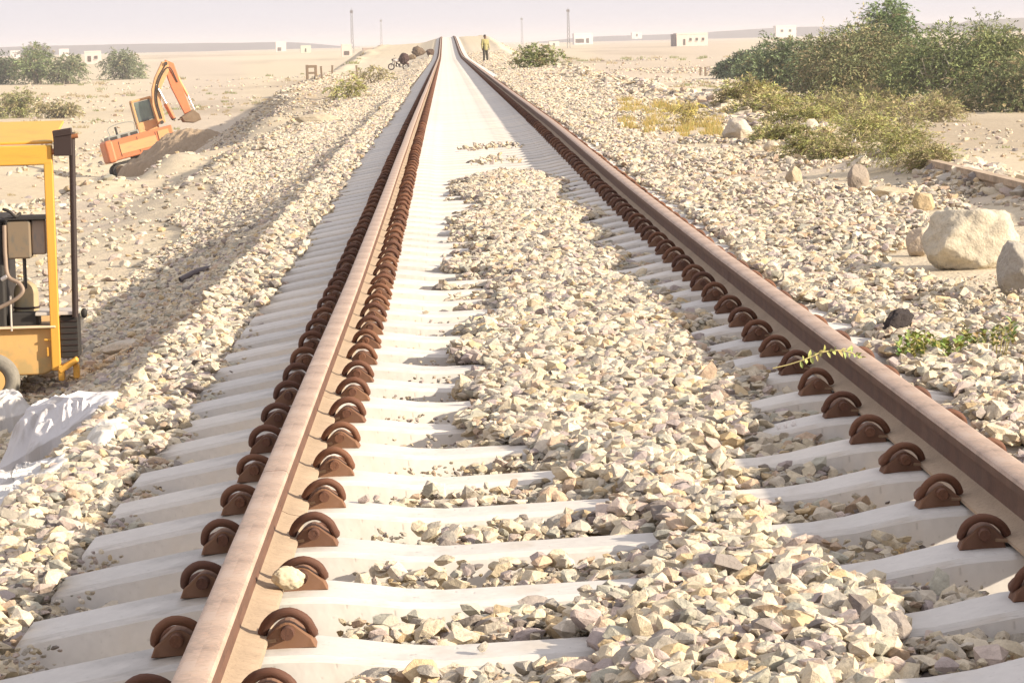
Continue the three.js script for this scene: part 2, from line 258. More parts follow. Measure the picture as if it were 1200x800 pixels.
for (let k = 0; k < NS; k++) {
  const D = D0S + k * SP + (rS() - 0.5) * 0.03;
  const lab = SLEEPER_LABELS[k] || (k < 20 ? ORD[k] + ' grey concrete sleeper counted up the track from the bottom edge' : 'small distant grey sleeper in the closely set rows far up the track');
  const t = thing('sleeper', lab, 'sleeper', [XC, railTop(XC, D) + SEAT - 0.001 - rS() * 0.003, -D], 0, 'concrete sleepers along the track');
  t.rotation.set((rS() - 0.5) * 0.01, (rS() - 0.5) * 0.012, CANT + (rS() - 0.5) * 0.002);
  part('concrete_block', D < 45 ? bodyHi : bodyLo, mConc[Math.floor(rS() * 4)], t);
  if (D < 42) {
    for (const r of [-1, 1]) for (const s of [-1, 1]) {
      const sh = part('clip_shoulder', shHi, mShoulder[rS() < 0.5 ? 1 : 0], t); sh.position.set(r * HALF + s * (0.1065 + (rS() - 0.5) * 0.006), 0.0, (rS() - 0.5) * 0.02); if (s < 0) sh.scale.x = -1; sh.rotation.y = (rS() - 0.5) * 0.16; sh.scale.multiplyScalar(0.94);
      const cm = mClip[Math.floor(rS() * 3)]; const c = part('spring_clip', clipHi, cm, sh); const wob = 1 + (rS() - 0.5) * 0.1; c.scale.set(1 + (rS() - 0.5) * 0.06, wob, 1); c.rotation.set((rS() - 0.5) * 0.16, (rS() - 0.5) * 0.22, (rS() - 0.5) * 0.08);
      part('clip_leg', legHi, cm, sh); part('insulator', padHi, mPad, sh);
    }
  } else { for (const [q, o] of [[fastLo, 0], [fastSun, 0]]) { const f = part('fastenings', q, mClip[k % 3 + o], t); f.userData.kind = 'stuff'; } }
}
{ // the last stretch before the crest
  const n = 400; const im = new THREE.InstancedMesh(bodyLo, mConc[1], n), fm = new THREE.InstancedMesh(merge([fastLo.clone(), fastSun.clone()]), mClip[0], n), m4 = new THREE.Matrix4(), q = new THREE.Quaternion().setFromEuler(new THREE.Euler(0, 0, CANT));
  for (let i = 0; i < n; i++) { const D = D0S + (NS + i) * SP; m4.compose(new THREE.Vector3(XC, railTop(XC, D) + SEAT - 0.002, -D), q, new THREE.Vector3(1, 1, 1)); im.setMatrixAt(i, m4); fm.setMatrixAt(i, m4); }
  const g = thing('far_sleepers', 'far stretch of sleepers running together into one pale strip', 'sleepers'); g.userData.kind = 'stuff';
  im.name = 'concrete_blocks'; fm.name = 'fastenings'; im.userData.kind = fm.userData.kind = 'stuff'; g.add(im, fm);
}

// ───────────────────────── ballast and rubble
const stoneGeos = []; { const r = rng(5); for (let v = 0; v < 12; v++) { const pts = [], n = 13 + Math.floor(r() * 9), sx = 0.5 * (0.8 + 0.5 * r()), sy = 0.5 * (0.36 + 0.34 * r()), sz = 0.5 * (0.62 + 0.4 * r()); for (let i = 0; i < n; i++) { const z = 2 * r() - 1, a = r() * 6.283, q = Math.sqrt(1 - z * z), k = 0.82 + 0.25 * r(); pts.push(new THREE.Vector3(q * Math.cos(a) * sx * k, z * sy * k, q * Math.sin(a) * sz * k)); } stoneGeos.push(boxUV(new ConvexGeometry(pts), 1.3)); } }
const sleeperAt = D => { const k = Math.round((D - D0S) / SP); return { k, off: Math.abs(D - D0S - k * SP) }; };
const sleeperTop = u => { const a = Math.abs(u); return a > 0.98 ? -0.06 * (a - 0.98) / 0.42 : a < 0.76 ? -0.036 * (1 - sstep(0.45, 0.76, a)) : 0; };
const stones = []; const rB = rng(911);
function tone(x, D) { const t = rB(); let c; if (t < 0.25) c = 0; else if (t < 0.38) c = 3; else if (t < 0.46) c = 10; else if (t < 0.56) c = 1; else if (t < 0.64) c = 8; else if (t < 0.72) c = 2; else if (t < 0.79) c = 11; else if (t < 0.85) c = 7; else if (t < 0.905) c = 6; else if (t < 0.95) c = 5; else if (t < 0.98) c = 4; else c = 9; return c; }
function addStone(x, y, D, s, flat = 1) { stones.push([x, y, D, s, tone(x, D), flat]); }
const sizeB = () => 0.028 + 0.050 * Math.pow(rB(), 2.1);
// (a) between the rails
function midCover(x, D) { // how high stones lie above the sleeper centres, metres (below 0: bare)
  const nz = 0.16 * n2(D * 1.1, 2, 51) + 0.12 * n2(D * 2.6, x * 2, 52);
  let c = 0.50, w = 0.35;
  if (D < 6.3) { c = 0.52; w = 0.27; } else if (D < 7.4) { c = 0.60; w = 0.17; } else if (D < 8.1) { c = 0.5; w = 0.24; } else if (D < 8.7) { c = 0.50; w = 0.32; }
  if (D > 16) { c = 0.48; w = 0.35; }
  let dead = D > 27.3 ? 1 : 0; if ((D > 29.5 && D < 30.6) || (D > 33 && D < 34.2)) { dead = 0; w = 0.26; }
  if (dead) return -1;
  const band = D > 8.5 ? 0.25 * sstep(0.15, 0.5, n2(D * 0.55, 9, 53)) : 0;
  return (1 - Math.pow(Math.abs(x - c) / Math.max(0.05, w + nz - band), 2)) * 0.034;
}
for (let i = 0; i < 95000; i++) {
  const D = 4.8 + 23.5 * rB() + (rB() < 0.05 ? 6 : 0), x = mix(-0.32, 1.10, rB()), u = x - XC, s = sizeB();
  const h = midCover(x, D), { off } = sleeperAt(D); const base = railTop(x, D) + SEAT;
  if (off < 0.13 && rB() < (D < 8.1 ? 0.45 : 0.22)) continue;
  if (h > 0.0) { const lift = off < 0.13 ? sleeperTop(u) + 0.35 * s + h * rB() * 0.9 : mix(-0.06, Math.min(0.01, h), rB() * 0.6 + 0.4); addStone(x, base + lift - 0.004, D, s); }
  else if (off > 0.13 && h > -0.16 && x > (D < 8.4 ? -0.26 : 0.05) + 0.15 * n2(D * 2, 3, 54)) { const edge = sstep(-0.16, 0, h); if (rB() < 0.35 + 0.65 * edge) addStone(x, base - 0.115 + 0.065 * edge * rB() + 0.02, D, s); }
}
for (let i = 0; i < 16000; i++) { const D = 4.8 + 22 * rB(), x = mix(-0.28, 1.02, rB()), { off } = sleeperAt(D); if (off < 0.14 || x < (D < 8.4 ? -0.20 : 0.06) + 0.2 * n2(D * 1.9, 8, 55) || x > 0.98 + 0.1 * n2(D * 1.7, 4, 56)) continue; addStone(x, railTop(x, D) + SEAT - 0.068 + 0.035 * rB(), D, sizeB()); }
for (let i = 0; i < 5200; i++) { const D = 4.8 + 40 * rB(), x = mix(-0.38, 1.14, rB()), { off } = sleeperAt(D); if (off > 0.135) addStone(x, railTop(x, D) + SEAT - 0.118 + 0.02 * rB(), D, sizeB() * 0.8); }
for (let i = 0; i < 26000; i++) { const D = 4.9 + 9 * Math.pow(rB(), 1.4), x = mix(-1.6, 2.6, rB()), { off } = sleeperAt(D); if (x > -1.05 && x < 1.8) { if (off < 0.14 || (x < -0.3 && x > -0.9) || x > 1.1) continue; addStone(x, railTop(x, D) + SEAT - 0.075 + 0.03 * rB(), D, 0.010 + 0.012 * rB()); } else addStone(x, land(x, D) + 0.03 + 0.03 * rB(), D, 0.010 + 0.014 * rB()); }
// strays lying on the sleepers
for (let i = 0; i < 60; i++) { const D = 5.5 + 30 * rB() * rB(), x = mix(-0.32, 1.05, rB()), { off } = sleeperAt(D); if (off < 0.08) addStone(x, railTop(x, D) + SEAT + sleeperTop(x - XC) + 0.010, D, 0.025 + 0.02 * rB()); }
// (b) left shoulder and its slope
for (let i = 0; i < 175000; i++) {
  const D = 4.7 + 75 * Math.pow(rB(), 1.35), x = mix(-0.86, -2.9, Math.pow(rB(), 0.9)), { off } = sleeperAt(D); const s = sizeB() * (1 + D / 140);
  const g = land(x, D);
  if (x > -1.34) {
    const hh = railTop(x, D) + SEAT, edge = sstep(-0.86, -1.12, x);
    if (off < 0.145 && x > -1.04) { const keep = D < 6.6 ? x < -1.02 : x < -1.02 + 0.07 * n2(D * 1.7, 2, 61); if (!keep) continue; addStone(x, hh + sleeperTop(x - XC) + 0.012 + 0.02 * rB(), D, s * 0.9); }
    else { let fill = mix(-0.125, -0.085, edge) + 0.03 * n2(x * 4, D * 1.5, 62) + 0.03 * rB(); if (D < 6.7) fill -= 0.045 * sstep(-1.2, -0.9, x); addStone(x, hh + fill, D, s); }
  } else if (x > -2.75 + 0.3 * n2(D * 0.6, 7, 63)) { if (D > 12 && x < -1.8 && rB() < 0.35) continue; addStone(x, g + 0.012 + 0.035 * rB() - (x > -1.5 ? 0 : 0.005), D, s); }
}
// (c) right of the track
for (let i = 0; i < 330000; i++) {
  const D = 4.7 + 90 * Math.pow(rB(), 1.5), x = mix(1.36, 4.7, Math.pow(rB(), 1.15)), { off } = sleeperAt(D);
  const sandy = fbm(x * 0.9, D * 0.33, 71, 3), bare = sstep(-0.06, 0.14, sandy) * sstep(1.9, 2.5, x);
  const clear = 1.4 * Math.exp(-Math.pow((x - 2.75) / 0.55, 4) - Math.pow((D - 14.6) / 2.1, 4));
  if (rB() < bare * 0.93 || rB() < clear * 0.97 || (x > 2.2 && rB() < 0.5 * sstep(2.1, 2.9, x)) || (D > 20 && rB() < 0.45)) continue;
  const s = sizeB() * (1 + D / 140) * (x > 3.6 && rB() < 0.15 ? 2.2 : 1);
  if (x < 1.86) { const hh = railTop(x, D) + SEAT; if (off < 0.14 && x < 1.77) { if (x < 1.57 + 0.12 * n2(D * 1.3, 5, 72)) continue; addStone(x, hh + sleeperTop(x - XC) + 0.015 + 0.02 * rB(), D, s); } else addStone(x, hh - 0.10 + 0.07 * sstep(1.4, 1.7, x) + 0.03 * rB(), D, s); }
  else addStone(x, land(x, D) + 0.005 + 0.04 * rB() * (1 - bare), D, s);
}
for (let i = 0; i < 70000; i++) { const D = 60 + 190 * Math.pow(rB(), 1.4), s = sizeB() * (1.3 + D / 160), left = rB() < 0.42; const x = left ? mix(-1.12, -2.7, rB()) : mix(1.86, 4.6, Math.pow(rB(), 1.2)); if (!left && sstep(0.0, 0.25, fbm(x * 0.9, D * 0.33, 71, 3)) * 0.95 > rB()) continue; addStone(x, land(x, D) + (left && x > -1.36 ? 0.05 : 0.02), D, s); }
{
  const proj = new THREE.Vector3();
  for (const st of stones) { proj.set(st[0], st[1], -st[2]).project(camera); st[6] = (Math.abs(proj.x) < 1 && Math.abs(proj.y) < 1) ? st[3] / st[2] : 0; }
  stones.sort((a, b) => b[6] - a[6]);
  const g = new THREE.Group(); g.name = numbered('ballast'); g.userData.kind = 'structure'; scene.add(g);
  const r = rng(31), e = new THREE.Euler(), q = new THREE.Quaternion(), m4 = new THREE.Matrix4(), buckets = stoneGeos.map(() => []), c = new THREE.Color();
  stones.forEach((st, i) => {
    const v = Math.floor(r() * stoneGeos.length); e.set((r() - 0.5) * 1.2, r() * 6.283, (r() - 0.5) * 1.2); q.setFromEuler(e);
    const k = st[3] * (0.85 + 0.3 * r()) * 1.12;
    if (i < 300) { const m = part('ballast_stone', stoneGeos[v], mStone[st[4]], g); m.position.set(st[0], st[1], -st[2]); m.quaternion.copy(q); m.scale.setScalar(k); }
    else buckets[v].push([m4.compose(new THREE.Vector3(st[0], st[1], -st[2]), q, new THREE.Vector3(k, k, k)).clone(), st[4], 0.88 + 0.24 * r()]);
  });
  buckets.forEach((b, v) => { const im = new THREE.InstancedMesh(stoneGeos[v], mStoneAny, b.length); b.forEach(([m, t, k], i) => { im.setMatrixAt(i, m); im.setColorAt(i, c.setRGB(...stoneTones[t]).multiplyScalar(k)); }); im.name = 'gravel'; im.userData.kind = 'stuff'; im.castShadow = im.receiveShadow = true; g.add(im); });
}
// rubble further out
{
  const r = rng(404), e = new THREE.Euler(), q = new THREE.Quaternion(), m4 = new THREE.Matrix4(), buckets = stoneGeos.map(() => []), c = new THREE.Color();
  const put = (x, D, s) => { const v = Math.floor(r() * stoneGeos.length); e.set((r() - 0.5) * 0.9, r() * 6.283, (r() - 0.5) * 0.9); q.setFromEuler(e); const t = tone(0, 0); buckets[v].push([m4.compose(new THREE.Vector3(x, land(x, D) + s * 0.12, -D), q, new THREE.Vector3(s, s, s)).clone(), t, 0.8 + 0.25 * r()]); };
  for (let i = 0; i < 60000; i++) { const D = 14 + 190 * Math.pow(r(), 1.3), x = mix(-2.4, -11, Math.pow(r(), 0.9)); const m = fbm(x * 0.35, D * 0.1, 81, 3), edge = Math.exp(-Math.pow((x + 6.2 + 0.012 * D) / 1.6, 2)), sh = Math.exp(-Math.pow((x + 2.9) / 0.9, 2)); if (r() > 0.07 + 0.4 * edge + 0.42 * sh * (D < 45 ? 1 : 0.6) + 0.42 * sstep(0.05, 0.4, m)) continue; put(x, D, 0.03 + 0.10 * Math.pow(r(), 2.5) + 0.22 * edge * Math.pow(r(), 5) + D / 1800); }
  for (let i = 0; i < 26000; i++) { const D = 18 + 150 * Math.pow(r(), 1.3), x = mix(3.6, 22, Math.pow(r(), 1.4)); const m = fbm(x * 0.2, D * 0.08, 82, 3), edge = Math.exp(-Math.pow((x - 4.5) / 0.8, 2)); if (r() > 0.15 + 0.6 * edge + 0.7 * sstep(0.05, 0.4, m)) continue; put(x, D, 0.04 + 0.16 * Math.pow(r(), 3) + 0.16 * edge * Math.pow(r(), 3) + D / 1500); }
  for (let i = 0; i < 40000; i++) { const D = 90 + 420 * Math.pow(r(), 1.2), x = (r() - 0.5) * 0.42 * D; if (x > -9 && x < 7) continue; const m = fbm(x * 0.06, D * 0.03, 83, 4); if (r() > 0.04 + 0.9 * sstep(0.08, 0.35, m)) continue; put(x, D, 0.12 + 0.3 * Math.pow(r(), 3) + D / 1600); }
  const g = thing('rubble', 'scattered rubble and loose stones over the sandy ground either side', 'rubble'); g.userData.kind = 'stuff';
  buckets.forEach((b, v) => { const im = new THREE.InstancedMesh(stoneGeos[v], mStoneAny, b.length); b.forEach(([m, t, k], i) => { im.setMatrixAt(i, m); im.setColorAt(i, c.setRGB(...stoneTones[t]).multiplyScalar(k)); }); im.name = 'loose_stones'; im.userData.kind = 'stuff'; im.castShadow = im.receiveShadow = true; g.add(im); });
}
// boulders
function boulderGeo(seed, sx, sy, sz, planes = 14, rough = 0.05) {
  const r = rng(seed), P = []; if (planes < 0) { for (const [a, b, c, k] of [[1, 0.1, 0.15, 0.82], [-1, 0.25, 0.1, 0.8], [0.05, 1, -0.1, 0.74], [0, -1, 0, 0.8], [-0.25, 0.1, 1, 0.72], [0.1, 0, -1, 0.8], [-0.75, 0.55, 0.45, 0.86], [0.7, 0.6, 0.3, 0.93], [0.6, -0.5, 0.7, 0.95], [-0.6, -0.6, 0.6, 0.9]]) { const l = Math.hypot(a, b, c); P.push([a / l, b / l, c / l, k * (0.96 + 0.08 * r())]); } }
  for (let i = 0; i < planes; i++) { const z = 2 * r() - 1, a = r() * 6.283, q = Math.sqrt(1 - z * z); P.push([q * Math.cos(a), z, q * Math.sin(a), 0.72 + 0.25 * r()]); }
  let g = new THREE.IcosahedronGeometry(1, 14); const p = g.attributes.position;
  for (let i = 0; i < p.count; i++) { const x = p.getX(i), y = p.getY(i), z = p.getZ(i); let d = 1.02; for (const [a, b, c, k] of P) { const dt = a * x + b * y + c * z; if (dt > 0.05) { const q = k / dt; d = -smax(-d, -q, 0.016); } } d *= 1 + rough * (vn(x * 3 + 9, y * 3 + seed, z * 3 + 9) - 0.5) * 2 + rough * 0.5 * (vn(x * 9 + 9, y * 9 + seed, z * 9 + 9) - 0.5) * 2 + rough * 0.25 * (vn(x * 25, y * 25 + seed, z * 25) - 0.5) * 2; p.setXYZ(i, x * d * sx, y * d * sy, z * d * sz); }
  g = mergeVertices((() => { const q = g.clone(); q.deleteAttribute('normal'); q.deleteAttribute('uv'); return q; })(), 1e-5); g.computeVertexNormals(); const nrm = g;
  const out = nrm.toNonIndexed(), n = out.attributes.normal, pp = out.attributes.position, uv = new Float32Array(pp.count * 2); for (let i = 0; i < pp.count; i++) { const t = i - i % 3; const ax = Math.abs(n.getX(t)), ay = Math.abs(n.getY(t)), az = Math.abs(n.getZ(t)); const a = ay > ax && ay > az ? [pp.getX(i), pp.getZ(i)] : ax > az ? [pp.getZ(i), pp.getY(i)] : [pp.getX(i), pp.getY(i)]; uv[2 * i] = a[0] * 2.2; uv[2 * i + 1] = a[1] * 2.2; } out.setAttribute('uv', new THREE.BufferAttribute(uv, 2)); return out;
}
function boulder(name, label, px, py, wpx, hpx, seed, toneC, rotY = 0, depthK = 0.9, opts = {}) {
  const p = hit(px, py, opts.off || 0), D = -p[2], sc = D / F, w = wpx * sc / 2, h = hpx * sc / 2;
  const m = new THREE.Mesh(boulderGeo(seed, w * 1.12, h * 1.15, w * depthK, opts.planes || 14, opts.rough || 0.05), M(...toneC, 0.96, { map: texStone, bumpMap: bumpStone, bumpScale: 0.01 }));
  m.name = numbered(name); m.castShadow = m.receiveShadow = true; m.position.set(p[0], p[1] + h * (opts.up || 0.93), p[2] - w * depthK * 0.8); m.rotation.y = rotY; if (opts.rz) m.rotation.z = opts.rz; tag(m, label, 'rock', opts.group); scene.add(m); return m;
}
boulder('boulder', 'largest pale boulder on the sand right of the track', 1147, 317, 108, 76, 11, [0.56, 0.51, 0.42], 0.25, 0.85, { planes: -1, rough: 0.07 });
boulder('boulder', 'grey boulder cut off by the right edge, in front of the large pale one', 1203, 352, 64, 72, 12, [0.40, 0.37, 0.33], 1.2, 0.9);
boulder('boulder', 'small rock just left of the largest pale boulder', 1082, 301, 34, 33, 13, [0.50, 0.42, 0.34], 0.2, 0.9);
boulder('boulder', 'upright grey-brown block of rock above the flat slab on the right shoulder', 1008, 227, 27, 33, 14, [0.33, 0.28, 0.24], 0.9, 0.9, { planes: 10 });
boulder('rock_slab', 'flat pale slab of rock right of the upright grey-brown block', 1050, 236, 50, 17, 15, [0.54, 0.46, 0.34], 0.1, 0.8, { planes: 10, rz: -0.1 });
boulder('boulder', 'ochre rock leaning at the right end of the flat slab', 1085, 248, 26, 24, 16, [0.48, 0.38, 0.25], 0.5, 0.9, { rz: -0.6 });
boulder('boulder', 'pale rounded rock on the shoulder edge below the tangled green scrub', 866, 166, 40, 26, 17, [0.55, 0.49, 0.42], 1.5, 0.9);
boulder('boulder', 'small brown rock among stones left of the upright grey-brown block', 931, 218, 18, 22, 18, [0.45, 0.37, 0.27], 0.3, 0.9);
boulder('boulder', 'little white rock behind the top of the upright grey-brown block', 1013, 194, 17, 12, 19, [0.6, 0.55, 0.46], 0.3, 0.9);
boulder('boulder', 'cream rock of the pair right of the pale rounded rock', 905, 178, 20, 13, 20, [0.57, 0.5, 0.4], 2.1, 0.9);
boulder('rock_slab', 'grey-brown slab lying by itself on the left shelf', 371, 146, 48, 12, 21, [0.50, 0.43, 0.33], 0.1, 0.5, { planes: 9 });
boulder('black_rock', 'black lump lying among pale stones right of the right rail', 1055, 389, 40, 22, 22, [0.035, 0.028, 0.03], 0.7, 0.6, { rz: 0.35, rough: 0.16, up: 1.1, off: 0.13 });
boulder('rock_slab', 'white flat stone on the left stones with a dark hollow under it', 150, 417, 58, 17, 23, [0.62, 0.58, 0.52], 0.2, 0.8, { planes: 10, rz: 0.08 });
{ // stone lodged on a clip
  const D = D0S + 2 * SP - 0.05, x = XL + 0.075; const m = new THREE.Mesh(boulderGeo(37, 0.040, 0.026, 0.026, 8, 0.08), M(0.62, 0.55, 0.42, 0.95, { map: texStone })); m.name = numbered('lodged_stone'); m.position.set(x + 0.01, railTop(x, D) + SEAT + 0.045, -D + 0.05); m.rotation.set(0.3, 0.5, -0.3); tag(m, 'pale stone lodged on a rusty clip inside the left rail', 'stone'); m.castShadow = m.receiveShadow = true; scene.add(m);
}
{ // spare rail along the right shoulder
  const gs = []; const prof = [[-0.035, 0.159], [-0.035, 0.12], [-0.009, 0.1], [-0.009, 0.03], [-0.07, 0.008], [-0.07, 0], [0.07, 0], [0.07, 0.008], [0.009, 0.03], [0.009, 0.1], [0.035, 0.12], [0.035, 0.159]];
  const s = new THREE.Shape(prof.map(p => new THREE.Vector2(...p))); const g = new THREE.ExtrudeGeometry(s, { depth: 13, bevelEnabled: true, bevelSize: 0.003, bevelThickness: 0.003, bevelSegments: 1 });
  const a = hit(1062, 203), b = hit(1200, 241, 0.0); const x = 3.72;
  const m = new THREE.Mesh(g, M(0.46, 0.37, 0.28, 0.9, { map: texRust })); m.name = numbered('spare_rail'); m.castShadow = m.receiveShadow = true; const D1 = 23.6; let y = -9; for (let D = 12; D <= D1; D += 0.5) y = Math.max(y, land(x, D)); m.position.set(x, y - 0.105, -D1); tag(m, 'brown spare rail lying along the edge of the right shoulder', 'rail'); scene.add(m);
}
const texSack = tex(256, (u, v) => { const w = 0.5 + 0.5 * Math.sin(u * 6.2832 * 40) * Math.sin(v * 6.2832 * 40), a = tn(u, v, 4, 70, 5), g = sstep(0.12, 0.45, a); return [0.94 + 0.06 * w - g * 0.22, 0.94 + 0.06 * w - g * 0.24, 0.94 + 0.06 * w - g * 0.27]; });
const bumpSack = tex(256, (u, v) => 0.5 + 0.2 * Math.sin(u * 6.2832 * 40) * Math.sin(v * 6.2832 * 40) + 0.3 * tn(u, v, 6, 71, 4), false);
// ───────────────────────── cloth sacks on the left shoulder
function crumple(name, label, category, px, py, wpx, hpx, dz, seed, col, opts = {}) {
  const p = hit(px, py, 0.09), D = -p[2], sc = D / F, w = wpx * sc / 2, h = hpx * sc, d = dz / 2;
  const nu = 150, nv = 110, pos = [], uv = [], idx = [];
  for (let j = 0; j <= nv; j++) for (let i = 0; i <= nu; i++) {
    const u = i / nu * 2 - 1, v = j / nv * 2 - 1, a = Math.atan2(v, u), sq = Math.max(Math.abs(u), Math.abs(v)), R = sq === 0 ? 0 : sq;
    const out = 0.80 + 0.22 * n2(Math.cos(a) * 1.6 + seed, Math.sin(a) * 1.6, seed) + 0.10 * n2(Math.cos(a) * 5 + seed, Math.sin(a) * 5, seed + 1);
    const x = Math.cos(a) * R * out * w, z = Math.sin(a) * R * out * d;
    const wx = x * 9 + 1.2 * n2(x * 5, z * 5, seed + 2), wz = z * 9 + 1.2 * n2(x * 5 + 4, z * 5, seed + 3);
    const rid = (f, k) => 1 - Math.abs(n2(wx * f, wz * f * 0.7 + wx * 0.3 * f, seed + k));
    let folds = 0.42 * Math.pow(rid(0.5, 4), 1.6) + 0.34 * Math.pow(rid(1.1, 5), 2) + 0.24 * Math.pow(rid(2.4, 6), 2.2) + 0.08 * rid(6, 8);
    const dome = Math.pow(Math.max(0, 1 - Math.pow(R, 2.6)), 0.6);
    const lump = 0.5 + 0.6 * n2(x * 3.6 + seed, z * 3.6, seed + 7);
    const y = h * (dome * (0.10 + 0.42 * lump) + 0.62 * folds * (0.12 + 0.88 * sstep(0, 0.5, 1 - R))) - (R > 0.985 ? 0.12 : 0);
    const X = p[0] + x, DD = D - z;
    pos.push(x, y + mix(land(X, DD), land(p[0], D), 0.75 * (1 - sstep(0.45, 1, R))) + 0.085 - p[1], z); uv.push(x * 3, z * 3);
    if (i < nu && j < nv) { const k = j * (nu + 1) + i; idx.push(k, k + nu + 1, k + 1, k + 1, k + nu + 1, k + nu + 2); }
  }
  const g = new THREE.BufferGeometry(); g.setAttribute('position', new THREE.Float32BufferAttribute(pos, 3)); g.setAttribute('uv', new THREE.Float32BufferAttribute(uv, 2)); g.setIndex(idx); g.computeVertexNormals();
  const m = new THREE.Mesh(g, M(...col, 0.75, { map: texSack, bumpMap: bumpSack, bumpScale: 0.0015, side: THREE.DoubleSide })); m.name = numbered(name); m.position.set(...p); m.castShadow = m.receiveShadow = true; tag(m, label, category); scene.add(m); return m;
}
crumple('plastic_sack', 'crumpled white sack with grey creases beside the foot of the yellow machine', 'sack', 74, 505, 190, 50, 1.0, 3, [0.56, 0.545, 0.56]);
crumple('plastic_sheet', 'long dirty white sheet trailing down the left edge of the photo', 'sheet', 14, 575, 140, 34, 1.5, 8, [0.54, 0.525, 0.52]);
crumple('plastic_sack', 'small pale sack with a dark fold, nearest the left edge behind the white sheet', 'sack', 4, 490, 84, 36, 0.5, 15, [0.54, 0.52, 0.51]);
crumple('torn_sack', 'torn pale sack half buried in the stones right of the crumpled white sack', 'sack', 128, 512, 62, 20, 0.6, 21, [0.62, 0.59, 0.54]);

// ───────────────────────── yellow machine at the left edge
{
  const D = 15.6, sc = D / F, b = at(40, 440, D); const t = thing('site_machine', 'yellow framed site machine with an open engine bay, cut off by the left edge', 'machine', b, 0.06);
  const lean = 0.039, X = (px, py) => (px - 40 + lean * (440 - py)) * sc, Y = py => (440 - py) * sc, w = n => n * sc;
  const yel = M(0.70, 0.36, 0.055, 0.55, { map: texPaint }), yelD = M(0.66, 0.40, 0.15, 0.7, { map: texPaint }), dark = M(0.03, 0.016, 0.014, 0.6), blk = M(0.022, 0.019, 0.018, 0.7), grey = M(0.20, 0.15, 0.10, 0.7, { map: texPaint }), tan = M(0.38, 0.30, 0.18, 0.6, { map: texPaint }), hose = M(0.28, 0.21, 0.16, 0.6), steel = M(0.5, 0.46, 0.42, 0.5);
  const B = (name, x0, x1, y0, y1, z0, z1, m, r = 0.008, par = t) => { const yc = (y0 + y1) / 2; return part(name, bx(w(x1 - x0), w(y1 - y0), z1 - z0, X((x0 + x1) / 2, yc), Y(yc), (z0 + z1) / 2, r), m, par); };
  B('top_beam', -120, 61, 170, 193, -0.05, 0.03, yel);
  part('roof_panel', bx(w(181), 0.016, 0.95, X(-30, 160), Y(158), -0.50, 0.006, [0.09, 0, 0]), yel, t);
  part('post', bx(w(10.5), w(245), 0.06, X(61, 310), Y(312), 0, 0.006), yel, t);
    part('post', bx(w(10.5), w(245), 0.06, X(-115, 310), Y(312), 0, 0.006), yel, t);
  const dp = part('exhaust_post', cyl([X(85.5, 200), Y(156), 0.02], [X(88, 375), Y(372), 0.02], 0.0165, 0.0165, 12), dark, t);
  const br = B('bracket', 63, 84, 157, 183, -0.01, 0.05, dark, 0.004); part('cap', bx(w(22), w(8), 0.07, X(73, 156), Y(156), 0.02, 0.004, [0, 0, 0.14]), dark, br);
  part('bolt', cyl([X(83, 161), Y(161), 0.03], [X(91, 160), Y(160), 0.03], 0.014, 0.014, 6), M(0.3, 0.12, 0.05, 0.7, { map: texRust }), br);
  part('bolt', cyl([X(61, 178), Y(178), 0.02], [X(67, 178), Y(178), 0.02], 0.018, 0.018, 6), M(0.36, 0.13, 0.05, 0.7, { map: texRust }), br);
  { const s = new THREE.Shape(), x0 = X(-120, 410), x1 = X(66, 410), y0 = Y(437), y1 = Y(386), r = 0.11; s.moveTo(x0, y0); s.lineTo(x1 - r, y0); s.quadraticCurveTo(x1, y0, x1, y0 + r); s.lineTo(x1, y1); s.lineTo(x0, y1); s.closePath(); const g = new THREE.ExtrudeGeometry(s, { depth: 0.9, bevelEnabled: true, bevelSize: 0.012, bevelThickness: 0.012, bevelSegments: 3, curveSegments: 10 }); g.translate(0, 0, -0.92); const body = part('body_panel', g, yelD, t);
    part('top_lip', bx(x1 - x0, 0.012, 0.05, (x0 + x1) / 2, y1 + 0.016, 0.01, 0.004), M(0.66, 0.52, 0.36, 0.7), body); part('hinge', bx(0.05, 0.012, 0.012, x1 - 0.04, Y(398), 0.014, 0.004), yel, body); part('latch', bx(0.015, 0.05, 0.014, x1 - 0.045, Y(412), 0.014, 0.004), yel, body); }
  const rad = B('radiator', 69, 92, 371, 421, -0.18, 0.0, blk, 0.01); for (let i = 0; i < 6; i++) part('fin', bx(w(20), 0.006, 0.006, X(81, 395), Y(377 + i * 7), 0.003, 0.002), dark, rad);
  part('shelf', bx(w(50), 0.018, 0.28, X(66, 368), Y(367.5), -0.12, 0.004), steel, t);
  const gb = B('battery_box', 8, 36, 257, 302, -0.16, 0.02, grey, 0.012); B('cover', 36.5, 53, 257, 298, -0.22, -0.01, M(0.34, 0.27, 0.22, 0.7, { map: texPaint }), 0.01, gb); B('lid', 6, 54, 253, 256.5, -0.2, 0.03, blk, 0.003, gb); part('cable', tube([[X(4, 240), Y(243), 0.03], [X(12, 246), Y(246), 0.04], [X(19, 252), Y(252), 0.03], [X(24, 250), Y(249), 0.0]], 0.009, 16, 6), blk, gb);
  part('support_leg', bx(w(4), w(40), 0.03, X(28, 318), Y(318), -0.05, 0.004), blk, t);
  B('engine_block', -110, 5.5, 255, 386, -0.7, -0.02, blk, 0.02); 
  const tank = part('tank', new THREE.CapsuleGeometry(w(14.5), w(34), 6, 20), tan, t); tank.position.set(X(28, 358), Y(362), -0.16); part('tank_strap', new THREE.TorusGeometry(w(14.8), 0.006, 6, 24).rotateX(Math.PI / 2), dark, tank);
  B('tank_cradle', 12, 43, 366, 386, -0.3, -0.02, blk, 0.01);
